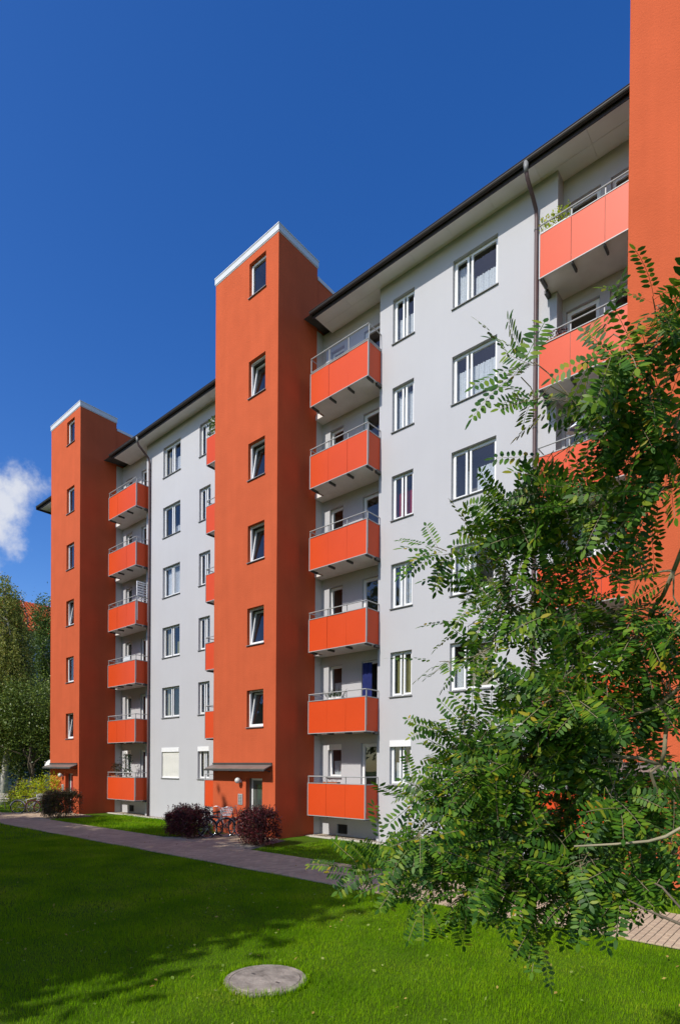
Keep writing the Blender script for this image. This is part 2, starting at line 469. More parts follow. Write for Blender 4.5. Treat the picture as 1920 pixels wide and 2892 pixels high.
def add_window(x, z, y, kind, W, H, curtains=(), tilt=False, sill=True, box=False, closed=False, fl=0.075):
    """window part at its lower left corner; sub-parts panes, sill, curtains"""
    key = (kind, W, round(H, 2), tilt)
    def frame():
        mb = MB(); ring_box(mb, 0, W, 0, H, .05, .12, .19)
        for a, b in sash_list(kind, W, H):
            if not tilt: ring_box(mb, a + .035, b - .035, .035, H - .035, .06, .105, .165)
        return mb.mesh('window', [M['white']])
    w = link('window', cached(key, frame), (x, y, z), B)
    for a, b in sash_list(kind, W, H):
        def pane():
            mb = MB(); p, q, lo, hi = a + .09, b - .09, .09, H - .09
            if tilt:
                s_ = math.sin(R(9)); c_ = math.cos(R(9))
                mb.quad((p, .16, lo), (q, .16, lo), (q, .16 + (hi - lo) * s_, lo + (hi - lo) * c_), (p, .16 + (hi - lo) * s_, lo + (hi - lo) * c_))
            else: mb.quad((p, .14, lo), (q, .14, lo), (q, .14, hi), (p, .14, hi))
            return mb.mesh('pane', [M['glass']])
        link('pane', cached(key + ('pane', a), pane), (x, y, z), w)
        if tilt:
            def sash():
                mb = MB(); ring_box(mb, a + .035, b - .035, 0, H - .09, .06, -.03, .03)
                me = mb.mesh('sash', [M['white']])
                me.transform(Matrix.Translation((0, .16, .04)) @ Matrix.Rotation(-R(9), 4, 'X')); return me
            link('sash', cached(key + ('sash', a), sash), (x, y, z), w)
    if sill:
        def sl():
            mb = MB(); mb.v = []
            mb.add([(-.03, -.045, -.035), (W + .03, -.045, -.035), (W + .03, .105, -.005), (-.03, .105, -.005),
                    (-.03, -.045, -.012), (W + .03, -.045, -.012), (W + .03, .105, .012), (-.03, .105, .012)],
                   ((0, 3, 2, 1), (4, 5, 6, 7), (0, 1, 5, 4), (1, 2, 6, 5), (2, 3, 7, 6), (3, 0, 4, 7)))
            return mb.mesh('sill', [M['sill']])
        link('sill', cached(('sill', W), sl), (x, y, z), w)
    for (m_, fx0, fx1, fz0, fz1) in curtains:
        L_ = (fx1 - fx0) * W
        cm = curtain_mesh(.06 + fx0 * (W - .12), .06 + fx1 * (W - .12), .05 + fz0 * (H - .1), .05 + fz1 * (H - .1), .27 if not tilt else .5, .016, max(2, L_ * 11))
        me = cm.mesh('curtain', [M[m_]])
        link('curtain', me, (x, y, z), w)
    if box:
        mb = MB(); mb.box(.0, W, -.012, .10, H - .20, H)
        link('shutter_box', mb.mesh('shutter_box', [M['white']]), (x, y, z), w)
    if closed:
        mb = MB(); n = int((H - .2) / .052)
        for i in range(n):
            z0 = .03 + i * (H - .23) / n; dz = (H - .23) / n
            mb.add([(.02, .045, z0), (W - .02, .045, z0), (W - .02, .03, z0 + dz * .5), (.02, .03, z0 + dz * .5), (W - .02, .045, z0 + dz * .94), (.02, .045, z0 + dz * .94)],
                   ((0, 1, 2, 3), (3, 2, 4, 5)))
        stuff(link('shutter_slats', mb.mesh('shutter_slats', [M['shutter']]), (x, y, z), w))
        mb = MB(); mb.box(.02, W - .02, .02, .06, 0.0, .055)
        link('shutter_bottom_bar', mb.mesh('shutter_bottom_bar', [M['white']]), (x, y, z), w)
    return w

LC, RC, OC, BC = 'lace', 'red_curtain', 'olive_curtain', 'beige_curtain'
facade_holes = {1: [], 2: []}
win_specs = []
# section between the middle and right tower: narrow column, wide column
narrow2 = {5: [(LC, 0, 1, 0, .62)], 4: [(LC, 0, 1, 0, .9)], 3: [(RC, 0.05, .95, 0, .66)], 2: [(LC, .1, .95, 0, .8)], 1: [(OC, 0, .46, 0, 1), (OC, .54, 1, 0, 1)], 0: [(LC, 0, 1, 0, .5)]}
wide2 = {5: [(LC, 0, .3, 0, .95), (LC, .42, 1, 0, .55)], 4: [(LC, 0, 1, .0, .74)], 3: [(LC, .2, .34, 0, .6), (LC, .5, 1, 0, .6)], 2: [(LC, 0, .5, 0, 1)], 1: [(BC, .42, 1, 0, 1), (LC, 0, .3, 0, .6)], 0: [(LC, 0, 1, 0, .5)]}
half1 = {5: [(LC, .5, .98, 0, .6), (BC, 0, .16, 0, 1)], 4: [(LC, .5, 1, 0, .32)], 3: [(LC, 0, 1, 0, .98)], 2: [(BC, 0, .2, 0, 1), (OC, .6, .95, 0, .5)], 1: [(BC, 0, .14, 0, 1)], 0: []}
nar1 = {5: [(LC, .55, 1, 0, .9)], 4: [(LC, .6, 1, 0, .6)], 3: [(LC, .5, 1, 0, .7)], 2: [(LC, .7, 1, 0, 1)], 1: [(LC, .62, 1, 0, .5)], 0: [(LC, .6, 1, 0, .6)]}
for n in range(6):
    z = WB + 2.8 * n
    H = WT - WB
    for sec, x, W, kind, cur in ((2, -10.69, .81, 'narrow', narrow2[n]), (2, -8.545, 1.405, 'wide', wide2[n]), (1, -23.79, 1.40, 'half', half1[n]), (1, -20.96, .81, 'narrow', nar1[n])):
        facade_holes[sec].append((x, x + W, z, z + H))
        add_window(x, z, YW, kind, W, H, cur, box=(n == 0), closed=(n == 0 and kind == 'half'))

# ---- facade, loggias
LOG = [(1, -28.25, -25.23), (1, -19.36, -17.411), (2, -14.037, -11.20), (2, -5.49, -3.334)]
SEC = {1: (-25.23, -19.36), 2: (-11.20, -5.49)}
for s in (1, 2):
    mb = MB(); wall_holes(mb, SEC[s][0], SEC[s][1], 0.0, 18.02, YW, facade_holes[s])
    for xe in SEC[s]:                                     # side reveals of the loggias
        mb.quad((xe, YW, 0), (xe, YL, 0), (xe, YL, 18.02), (xe, YW, 18.02))
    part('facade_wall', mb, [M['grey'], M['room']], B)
def add_door(x, z, y, W, H):
    def fr():
        mb = MB(); ring_box(mb, 0, W, 0, H, .05, .09, .16); ring_box(mb, .035, W - .035, .035, H - .035, .075, .075, .135)
        return mb.mesh('balcony_door', [M['white']])
    d = link('balcony_door', cached(('bd', W, H), fr), (x, y, z), B)
    mb = MB(); mb.quad((.11, .1, .11), (W - .11, .1, .11), (W - .11, .1, H - .11), (.11, .1, H - .11))
    link('pane', cached(('bdp', W, H), lambda: mb.mesh('pane', [M['glass']])), (x, y, z), d)
    mb = MB(); mb.box(W - .1, W - .06, .03, .075, H * .46, H * .46 + .12)
    link('handle', cached(('bdh', W, H), lambda: mb.mesh('handle', [M['chrome']])), (x, y, z), d)
    return d
for sec, xa, xb in LOG:
    holes = []
    wx = xa + .36 if xa in (-28.25, -14.037) else xb - .36 - .62
    dx = xa + 1.86 if xa in (-28.25, -14.037) else xb - 1.86 - .2
    dw = min(.84, xb - dx - .06) if xa in (-28.25, -14.037) else .84
    if dx < xa + .05: dx = xa + .08
    if xa not in (-28.25, -14.037): dw = min(dw, wx - dx - .08)
    for n in range(6):
        zf = ZB(n) + .2
        holes.append((wx, wx + .62, zf + 1.1, zf + 2.27))
        if dw > .5: holes.append((dx, dx + dw, zf + .03, zf + 2.27))
        add_window(wx, zf + 1.1, YL, 'single', .62, 1.17, [(LC, 0, 1, 0, .5)] if n in (0, 1, 4) else [], box=(n == 0))
        if dw > .5: add_door(dx, zf + .03, YL, dw, 2.24)
    vent = (xa + .80, xa + 1.28, .08, .42)
    holes.append(vent)
    mb = MB(); wall_holes(mb, xa, xb, 0.0, 18.02, YL, holes)
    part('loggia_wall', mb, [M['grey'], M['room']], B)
    mb = MB(); ring_box(mb, vent[0], vent[1], vent[2], vent[3], .03, YL + .06, YL + .09)
    for k in range(1, 7): mb.box(vent[0] + k * .068 - .006, vent[0] + k * .068 + .006, YL + .06, YL + .08, vent[2] + .03, vent[3] - .03)
    part('cellar_grille', mb, M['steel'], B, (vent[0], YL, vent[2]))
# plinth line, rest of the block beyond what the photograph shows
mb = MB()
mb.quad((-35.9, YW, 0), (-34.0, YW, 0), (-34.0, YW, 18.02), (-35.9, YW, 18.02))
mb.quad((-34.0, YL, 0), (-31.588, YL, 0), (-31.588, YL, 18.02), (-34.0, YL, 18.02))
mb.quad((-34.0, YW, 0), (-34.0, YL, 0), (-34.0, YL, 18.02), (-34.0, YW, 18.02))
mb.quad((-35.9, 26, 0), (-35.9, YW, 0), (-35.9, YW, 18.02), (-35.9, 26, 18.02))
mb.quad((.02, YW, 0), (14, YW, 0), (14, YW, 18.02), (.02, YW, 18.02))
mb.quad((14, YW, 0), (14, 26, 0), (14, 26, 18.02), (14, YW, 18.02))
mb.quad((14, 26, 0), (-35.9, 26, 0), (-35.9, 26, 18.02), (14, 26, 18.02))
part('outer_wall', mb, M['grey'], B)

# ---- stair towers
def tower_window_list(i):
    xl = TR[i] - 1.483
    return [(xl, xl + .86, z0, z0 + 1.28) for z0 in (3.80, 6.66, 9.54, 12.40, 15.25)] + [(xl, xl + .86, 18.74, 19.93)]
for i in range(3):
    xl, xr = TL[i], TR[i]
    wins = tower_window_list(i)
    door = (xr - 1.50, xr - .645, 0.0, 2.02)
    mb = MB()
    wall_holes(mb, xl, xr, 0.0, ZT, YT, wins, .17, .8)
    # door bay: cut by laying the door hole in a second pass
    mb2 = MB(); wall_holes(mb2, xl, xr, 0.0, ZT, YT, wins + [door], .17, .8)
    mb = mb2
    yb = 14.90
    mb.quad((xr, YT, 0), (xr, yb, 0), (xr, yb, ZT), (xr, YT, ZT))
    mb.quad((xl, yb, 0), (xl, YT, 0), (xl, YT, ZT), (xl, yb, ZT))
    mb.quad((xl, yb, 0), (xl, YL + .01, 0), (xl, YL + .01, 18), (xl, yb, 18), 2); mb.quad((xr, YL + .01, 0), (xr, yb, 0), (xr, yb, 18), (xr, YL + .01, 18), 2)
    mb.quad((xl, yb, 17.9), (xr, yb, 17.9), (xr, yb, ZT), (xl, yb, ZT)); mb.quad((xl, YT, ZT), (xr, YT, ZT), (xr, yb, ZT), (xl, yb, ZT))
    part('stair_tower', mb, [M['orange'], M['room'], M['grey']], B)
    mb = MB(); mb.box(xl + .04, xr - .04, 14.90, 19.5, 17.0, 19.84); part('roof_exit_block', mb, M['orange'], B)
    mb = MB()
    for zz0, zz1, e in ((ZT, ZT + .035, .012), (ZT + .035, ZCAP - .03, .03), (ZCAP - .03, ZCAP, .045)):
        mb.box(xl - e, xr + e, YT - e, 14.90 + e, zz0, zz1)
    part('parapet_cap', mb, M['cap'], B)
    mb = MB(); mb.box(xl + .01, xr - .01, 14.95, 19.53, 19.84, 19.97); part('parapet_cap', mb, M['cap'], B)
    for k, (a, b, c, d) in enumerate(wins):
        add_window(a, c, YT, 'single', round(b - a, 2), round(d - c, 3), tilt=(k in (1, 2, 3, 4) and i > 0) or (k in (0, 2)))
    # entrance
    dx0, dx1 = door[0], door[1]
    mb = MB(); ring_box(mb, dx0 + .002, dx1 - .002, 0.005, 2.015, .07, YT + .26, YT + .33)
    dr = part('entrance_door', mb, M['white'], B, (dx0, YT + .3, 0))
    mb = MB(); mb.box(dx0 + .07, dx1 - .07, YT + .275, YT + .32, .07, 1.95)
    part('door_leaf', mb, M['door_dark'] if i else mat('red_door', (.30, .03, .03), .5), dr)
    mb = MB(); mb.box(dx0 + .2, dx1 - .18, YT + .268, YT + .274, .75, 1.80); part('pane', mb, M['glass'], dr)
    mb = MB(); mb.tube([(dx0 + .13, YT + .23, .8), (dx0 + .13, YT + .23, 1.3)], .014, 8); mb.tube([(dx0 + .13, YT + .23, .85), (dx0 + .13, YT + .28, .85)], .01, 6); mb.tube([(dx0 + .13, YT + .23, 1.25), (dx0 + .13, YT + .28, 1.25)], .01, 6)
    part('handle', mb, M['chrome'], dr)
    # canopy over the entrance
    ca, cb = xl - .02, xr - .13
    mb = MB()
    mb.add([(ca, YT, 2.50), (cb, YT, 2.50), (cb, 12.66, 2.36), (ca, 12.66, 2.36), (ca, YT, 2.47), (cb, YT, 2.47), (cb, 12.66, 2.315), (ca, 12.66, 2.315)],
           ((0, 3, 2, 1), (4, 5, 6, 7), (0, 1, 5, 4), (1, 2, 6, 5), (2, 3, 7, 6), (3, 0, 4, 7)))
    cn = part('entrance_canopy', mb, M['canopy'], B, (ca, YT, 2.4))
    mb = MB(); mb.box(ca, cb, 12.63, 12.665, 2.27, 2.335); mb.box(ca + .02, cb - .02, 12.985, YT - .002, 2.505, 2.56); part('canopy_edge', mb, M['steel'], cn)
    for k in range(4):
        xx = ca + .12 + k * (cb - ca - .24) / 3
        mb = MB(); mb.tube([(xx, YT, 2.25), (xx, 12.72, 2.32)], .018, 6); part('canopy_bracket', mb, M['steel'], cn)
    mb = MB(); mb.box(xr - 1.83, xr - 1.73, YT - .05, YT, 1.86, 1.96)
    lp = part('wall_lamp', mb, M['white'], B, (xr - 1.78, YT, 1.9))
    mb = MB(); mb.sphere((xr - 1.78, YT - .14, 1.93), .105, 16, 10); part('lamp_globe', mb, mat('opal_glass', (.62, .61, .58), .35, .5), lp, None, True)
    mb = MB(); mb.box(xr - 1.90, xr - 1.66, YT - .025, YT, 1.08, 1.46)
    ip = part('doorbell_panel', mb, M['alu'], B, (xr - 1.8, YT, 1.2))
    for q in range(12):
        mb = MB(); bx, bz = xr - 1.86 + (q % 2) * .1, 1.12 + (q // 2) * .052
        mb.box(bx, bx + .06, YT - .03, YT - .0255, bz, bz + .026); part('bell_button', mb, M['steel'], ip, (bx, YT, bz))

# ---- eaves: soffit boards, fascia, gutter, roof
EG = 14.10
mb = MB()
mb.add([(-36.36, 14.22, 18.0), (14.4, 14.22, 18.0), (14.4, 20.5, 18.75), (-36.36, 20.5, 18.75), (14.4, 26.5, 18.0), (-36.36, 26.5, 18.0)], ((0, 1, 2, 3), (3, 2, 4, 5)))
part('roof', mb, M['roof'], B)
SPAN = [(-36.30, -31.60), (-27.45, -17.42), (-13.62, -3.345), (.05, 14.3)]
for k, (xa, xb) in enumerate(SPAN):
    mb = MB(); mb.box(xa, xb, 14.215, 14.24, 17.79, 18.0); part('fascia', mb, M['gutter'], B, (xa, 14.2, 17.8))
    mb = MB()
    for j in range(7):
        a0, a1 = math.pi + j * math.pi / 7, math.pi + (j + 1) * math.pi / 7
        p = [(14.145 + .068 * math.cos(a), 17.955 + .085 * math.sin(a)) for a in (a0, a1)]
        for sgn in (1,):
            mb.quad((xa - .03, p[0][0], p[0][1]), (xb, p[0][0], p[0][1]), (xb, p[1][0], p[1][1]), (xa - .03, p[1][0], p[1][1]))
    mb.tube([(xa - .03, 14.077, 17.96), (xb, 14.077, 17.96)], .012, 6)
    mb.add([(xa - .03, 14.145 + .068 * math.cos(math.pi + j * math.pi / 7), 17.955 + .085 * math.sin(math.pi + j * math.pi / 7)) for j in range(8)], (tuple(range(8)),))
    part('gutter', mb, M['gutter'], B, (xa, 14.1, 17.9))
    # soffit boards in two rows with open joints
    x = xa; n = max(1, round((xb - xa) / 1.25)); st = (xb - xa) / n
    for q in range(n):
        for ya, yb2 in ((14.24, 14.775), (14.783, YL + .05)):
            a, b = x + q * st + .003, x + (q + 1) * st - .003
            mb = MB(); mb.box(a, b, ya, yb2, 17.905, 17.93)
            part('soffit_board', mb, M['soffit'], B, (a, ya, 17.905))
    mb = MB(); mb.box(xa + .01, xb - .01, 14.25, YL + .04, 17.94, 17.96); part('roof_edge_deck', mb, M['roof'], B)
mb = MB(); mb.box(-36.36, -36.30, 14.1, 26, 17.80, 18.03); part('verge_board', mb, M['gutter'], B)

# ---- downpipes
for x in (-24.85, -6.02):
    mb = MB()
    pts = [(x - .03, 14.15, 17.90), (x - .03, 14.15, 17.72), (x - .02, 14.22, 17.55), (x, 14.55, 17.28), (x, 14.74, 17.12), (x, 14.775, 16.9)] + [(x, 14.775, z) for z in (14, 11, 8, 5, 2, .0)]
    mb.tube(pts, .05, 12)
    dp = part('downpipe', mb, M['pipe'], B, (x, 14.775, 0), True)
    mb = MB(); mb.tube([(x - .03, 14.15, 17.91), (x - .03, 14.15, 17.66)], [.07, .05], 12); part('rainwater_outlet', mb, M['sill'], dp, None, True)
    for z in (16.6, 14.2, 11.4, 8.6, 5.8, 3.0, .6):
        mb = MB(); mb.tube([(x, 14.775, z), (x, 14.775, z + .035)], .058, 12); mb.box(x - .012, x + .012, 14.8, YW, z + .005, z + .03)
        part('pipe_bracket', mb, M['steel'], dp, (x, 14.775, z))

# ---- balconies
def balcony(x0, x1, n, la, lb, side, tall=False, faded=False):
    """x0..x1 front box, la..lb loggia behind it, side +1: free end on the right"""
    zb = ZB(n); W = x1 - x0; HP = 1.12
    mb = MB()
    mb.box(x0 + .03, x1 - .03, YB + .03, YW - .002, zb + .02, zb + .19); mb.box(la + .004, lb - .004, YW - .002, YL - .003, zb + .02, zb + .19)
    bl = part('balcony', mb, M['concrete'], B, (x0, YW, zb))
    n3 = 3; st = W / n3
    for k in range(n3):
        def pm():
            m_ = MB(); m_.box(.004, st - .004, -.008, .008, 0, HP - .03); return m_.mesh('panel', [M['panel']])
        p = link('panel', cached(('panel', round(st, 3)), pm), (x0 + k * st, YB, zb + .02), bl)
        p.rotation_euler = (R(random.uniform(-.35, .35)), 0, R(random.uniform(-.5, .5)))
    for xe, s in ((x1, 1), (x0, -1)):
        def sm():
            m_ = MB(); m_.box(-.008, .008, .012, YW - YB - .01, 0, HP - .03); return m_.mesh('side_panel', [M['panel']])
        link('side_panel', cached(('side',), sm), (xe - .012 * s, YB, zb + .02), bl)
    mb = MB()                                            # edge profiles
    e = .014
    mb.box(x0 - .012, x1 + .012, YB - .022, YB - .009, zb - .008, zb + .016)
    mb.box(x0 - .012, x1 + .012, YB - .022, YB - .009, zb + HP - .022, zb + HP)
    for xe in (x0, x1):
        mb.box(xe - .014, xe + .014, YB - .023, YB + .02, zb - .012, zb + HP + .0)
        mb.box(xe - .012, xe + .012, YB + .02, YW - .004, zb - .012, zb + .02); mb.box(xe - .012, xe + .012, YB + .02, YW - .004, zb + HP - .03, zb + HP)
    part('edge_profile', mb, M['alu'], bl)
    top = zb + HP + (.22 if not tall else .52)
    mb = MB(); r_ = .018
    mb.tube([(x0, YW - .01, top), (x0, YB, top), (x1, YB, top), (x1, YW - .01, top)], r_, 8)
    if tall: mb.tube([(x0, YB, zb + HP + .05), (x1, YB, zb + HP + .05), (x1, YW - .01, zb + HP + .05)], .016, 8)
    part('handrail', mb, M['alu'], bl)
    for k in range(4):
        xx = x0 + W * k / 3
        mb = MB(); mb.box(xx - .012, xx + .012, YB + .012, YB + .04, zb + .2, top); part('rail_post', mb, M['alu'], bl, (xx, YB, zb))
    if tall:
        for k in range(3):
            mb = MB(); xa = x0 + W * k / 3 + .03; xb = x0 + W * (k + 1) / 3 - .03
            mb.quad((xa, YB + .02, zb + HP + .07), (xb, YB + .02, zb + HP + .07), (xb, YB + .02, top - .03), (xa, YB + .02, top - .03))
            part('wind_screen', mb, M['glass'], bl)
    for k in range(4):
        xx = x0 + .06 + (W - .12) * k / 3
        mb = MB(); mb.box(xx - .022, xx + .022, YB + .02, YB + .34, zb - .05, zb + .02); part('bracket', mb, M['steel'], bl, (xx, YB, zb))
    if (side > 0) or True:
        xx = (x1 if side > 0 else x0)
        mb = MB(); mb.box(xx - .05, xx + .05, YW - .22, YW - .004, zb - .075, zb + .0195); part('corbel', mb, M['steel'], bl, (xx, YW, zb))
    return bl
for n in range(6):
    balcony(-27.62, -25.02, n, -28.25, -25.23, 1)
    balcony(-19.53, -17.45, n, -19.36, -17.411, -1)
    balcony(-13.644, -11.152, n, -14.037, -11.20, 1, tall=(n == 5))
    balcony(-5.69, -3.36, n, -5.49, -3.334, -1)

# ================================================================== far house behind the birch
FH = thing('tiled_roof_house', 'pale house with bright red tiled roof half hidden behind the birch trees', 'house', (-58, 24, 0))
M['fh_wall'] = mat('far_render', (.40, .41, .40), .9, .1, (1, .08))
holes = []
for z0 in (2.0, 5.2, 8.4, 11.8):
    for y0 in (17.2, 19.6, 22.0, 24.4, 26.8, 29.2): holes.append((y0, y0 + 1.1, z0, z0 + 1.7))
mb = MB(); wall_holes(mb, 10, 40, 0, 15.3, 0, holes, .12, .6)
mb.v = [(-58 - y, x, z) for x, y, z in mb.v]
mb.quad((-58, 10, 0), (-70, 10, 0), (-70, 10, 15.3), (-58, 10, 15.3))
mb.quad((-70, 40, 0), (-58, 40, 0), (-58, 40, 15.3), (-70, 40, 15.3))
part('wall', mb, [M['fh_wall'], M['room']], FH)
for (y0, y1, z0, z1) in holes:
    mb = MB(); ring_box(mb, y0, y1, z0, z1, .08, .08, .14); mb.box((y0 + y1) / 2 - .05, (y0 + y1) / 2 + .05, .08, .14, z0, z1)
    mb.v = [(-58 - y, x, z) for x, y, z in mb.v]
    w = part('window', mb, M['white'], FH)
    mb = MB(); mb.quad((-58.11, y0 + .08, z0 + .08), (-58.11, y1 - .08, z0 + .08), (-58.11, y1 - .08, z1 - .08), (-58.11, y0 + .08, z1 - .08)); part('pane', mb, M['glass'], w)
M['tile'] = mat('red_roof_tile', (.56, .10, .03), .8, .2, (2, .15), island=.2)
mb = MB()
nrow = 26
for r_ in range(nrow):
    t0, t1 = r_ / nrow, (r_ + 1.15) / nrow
    for c in range(100):
        y0 = 9.6 + c * .308; xa, xb = -57.4 - 6.4 * t0, -57.4 - 6.4 * t1; za, zb_ = 15.1 + 4.4 * t0, 15.1 + 4.4 * t1
        mb.quad((xa, y0, za + .05), (xa, y0 + .15, za + .10), (xb, y0 + .15, zb_ + .05), (xb, y0, zb_))
        mb.quad((xa, y0 + .15, za + .10), (xa, y0 + .305, za + .05), (xb, y0 + .305, zb_), (xb, y0 + .15, zb_ + .05))
stuff(part('roof_tiles', mb, M['tile'], FH))
mb = MB(); mb.add([(-57.4, 9.6, 15.08), (-63.8, 9.6, 19.48), (-70.6, 9.6, 15.08), (-57.4, 40.4, 15.08), (-63.8, 40.4, 19.48), (-70.6, 40.4, 15.08)], ((0, 3, 4, 1), (1, 4, 5, 2), (0, 1, 2), (3, 5, 4)))
part('roof', mb, M['tile'], FH)

# ================================================================== vegetation
def unit(v): return v / np.maximum(np.linalg.norm(v, axis=-1, keepdims=True), 1e-9)
def leaf_quads(P, size, aspect=0.55, up_bias=0.5, axis=None):
    """one pointed four-corner leaf per point, random orientation"""
    N = len(P); s = (size * (0.65 + 0.7 * rng.random((N, 1))))
    nrm = unit(rng.normal(size=(N, 3)) + np.array([0, -0.25, up_bias]))
    a = rng.normal(size=(N, 3)) if axis is None else axis + rng.normal(size=(N, 3)) * .45
    a = unit(a - nrm * np.sum(a * nrm, 1, keepdims=True)); b = np.cross(nrm, a)
    V = np.zeros((N, 4, 3))
    V[:, 0] = P; V[:, 1] = P + a * s * .5 + b * s * aspect * .5 + nrm * s * .06; V[:, 2] = P + a * s; V[:, 3] = P + a * s * .5 - b * s * aspect * .5 + nrm * s * .06
    return V
def in_ellipsoids(E, N, shell=0.35, lump=0.22):
    w = np.array([e[3] * e[4] * e[5] for e in E]) ** .8; k = rng.choice(len(E), N, p=w / w.sum())
    Ea = np.array(E)[k]
    d = unit(rng.normal(size=(N, 3))); r = (shell + (1 - shell) * rng.random((N, 1))) ** .5
    ph = np.sin(d[:, :1] * 5 + Ea[:, :1]) * np.sin(d[:, 1:2] * 6 + Ea[:, 1:2]) * np.cos(d[:, 2:] * 5 + Ea[:, 2:3])
    return Ea[:, :3] + d * r * Ea[:, 3:6] * (1 + lump * ph)
def clustered(P, spread, k):
    """gather points into sprays so that the crown shows clumps and gaps"""
    c = P[rng.integers(0, len(P), max(1, len(P) // k))]
    return c[rng.integers(0, len(c), len(P))] + rng.normal(size=(len(P), 3)) * spread
def wavy(p, q, n=5, amp=.1):
    p, q = Vector(p), Vector(q); L_ = (q - p).length
    return [p + (q - p) * (i / n) + (Vector(rng.normal(size=3)) * amp * L_ * .12 if 0 < i < n else Vector()) for i in range(n + 1)]
def tree(name, label, loc, E, N, size, m, trunk_r, trunk_h, bark='bark', k=26, spread=.38, nl=9, strands=False, group=None):
    t = thing(name, label, 'tree', loc, group)
    mb = MB(); top = Vector(loc) + Vector((0, 0, trunk_h))
    mb.tube(wavy(loc, top, 7, .18), [trunk_r * (1.25 if i == 0 else 1 - .75 * i / 7) for i in range(8)], 10)
    part('trunk', mb, M[bark], t, None, True)
    for i in range(nl):
        e = E[i % len(E)]; z0 = trunk_h * (.35 + .6 * i / nl)
        q = Vector(e[:3]) + Vector(rng.normal(size=3)) * .45 * e[3]
        mb = MB(); p = Vector(loc) + Vector((0, 0, z0))
        pts = wavy(p, q, 5, .5); mb.tube(pts, [trunk_r * .42 * (1 - .85 * j / 5) for j in range(6)], 6)
        part('limb', mb, M[bark], t, None, True)
    if strands:
        ns = N // 26; S0 = in_ellipsoids(E, ns, .4); Ls = .8 + 2.2 * rng.random((ns, 1)); P = []; A = []
        off = unit(S0 - np.array(loc) - np.array([0, 0, trunk_h * .6]))
        for j in range(26):
            tt = j / 25; P.append(S0 + off * .5 * tt * [1, 1, 0] + np.array([0, 0, -1.]) * Ls * tt ** 1.3 + rng.normal(size=(ns, 3)) * .07); A.append(np.tile([0, 0, -1.], (ns, 1)))
        P = np.concatenate(P); V = leaf_quads(P, size, .55, .1, np.concatenate(A))
    else:
        P = clustered(in_ellipsoids(E, N), spread, k); V = leaf_quads(P, size)
    V = V[V[:, 0, 2] > .15] - np.array(loc)
    me = np_mesh('crown', V, 4, m)
    link('crown', me, loc, t)
    return t

M['birch_leaf'] = leaf_mat('birch_leaf', [(0, (.12, .17, .025)), (.5, (.26, .30, .06)), (.85, (.36, .37, .09)), (1, (.44, .37, .1))], .5, .3, .45)
M['lime_leaf'] = leaf_mat('broad_leaf', [(0, (.05, .09, .014)), (.6, (.115, .185, .028)), (1, (.21, .27, .04))], .45, .35, .3)
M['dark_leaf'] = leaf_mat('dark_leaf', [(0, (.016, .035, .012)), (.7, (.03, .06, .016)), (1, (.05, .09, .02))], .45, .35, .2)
M['lime_bush'] = leaf_mat('yellow_green_leaf', [(0, (.26, .38, .008)), (.7, (.48, .56, .012)), (1, (.58, .44, .02))], .5, .3, .35)
M['barberry'] = leaf_mat('barberry_leaf', [(0, (.026, .010, .010)), (.4, (.07, .015, .018)), (.8, (.19, .024, .03)), (1, (.06, .06, .018))], .45, .35, .25)
M['barberry_green'] = leaf_mat('greening_barberry_leaf', [(0, (.025, .035, .012)), (.5, (.06, .05, .02)), (.8, (.10, .03, .025)), (1, (.10, .14, .02))], .45, .35, .25)
M['robinia'] = leaf_mat('robinia_leaf', [(0, (.024, .075, .010)), (.4, (.055, .145, .012)), (.75, (.11, .22, .014)), (.96, (.22, .29, .02)), (1, (.38, .26, .015))], .48, .26, .36)

# ---- background trees at the far left
tree('birch_tree', 'tall weeping birch with hanging olive green strands at the far left edge', (-38.10, 13.03, 0),
     [(-38.90, 13.13, 13.2, 1, 1, 1.3), (-38.40, 13.03, 12.2, 1.2, 1.2, 1.6), (-38.30, 13.13, 10.6, 1.5, 1.5, 2.2), (-37.70, 12.63, 8, 1.6, 1.6, 2.6), (-39.10, 13.33, 8.3, 1.6, 1.6, 2.6), (-37.80, 13.03, 5.8, 1.8, 1.8, 2), (-40.10, 12.43, 9.6, 1.8, 1.8, 2.4)], 80000, .125, M['birch_leaf'], .22, 13.2, 'birch', strands=True, nl=12)
tree('slender_tree', 'narrow dark green tree squeezed behind the corner of the farthest red tower', (-48.3, 19.4, 0),
     [(-48.3, 19.4, 14.4, .9, .9, 1.6), (-48.2, 19.5, 12.0, 1.2, 1.2, 2.4), (-48.4, 19.6, 8.6, 1.4, 1.4, 2.6), (-48.3, 19.4, 5.0, 1.6, 1.6, 3)], 24000, .16, M['lime_leaf'], .16, 14, k=22, spread=.3)
tree('broadleaf_tree', 'low bushy green tree in front of the birch, left of the farthest red tower', (-35.4, 13.6, 0),
     [(-35.2, 13.4, 5.6, 2.0, 1.8, 1.7), (-36.6, 13.0, 4.8, 1.8, 1.8, 1.6), (-34.2, 14.2, 4.4, 1.2, 1.2, 1.6), (-37.9, 12.8, 5.4, 1.8, 1.8, 1.5)], 22000, .13, M['lime_leaf'], .14, 4.6, k=24, spread=.26)
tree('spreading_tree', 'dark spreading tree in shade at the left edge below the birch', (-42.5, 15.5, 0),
     [(-42.5, 15.5, 4.6, 3.4, 3.0, 2.6), (-45.5, 14.0, 5.5, 3.2, 3.0, 3.2), (-39.6, 15.6, 3.6, 2.4, 2.0, 2.2)], 20000, .2, M['dark_leaf'], .2, 4.2, k=24, spread=.4)
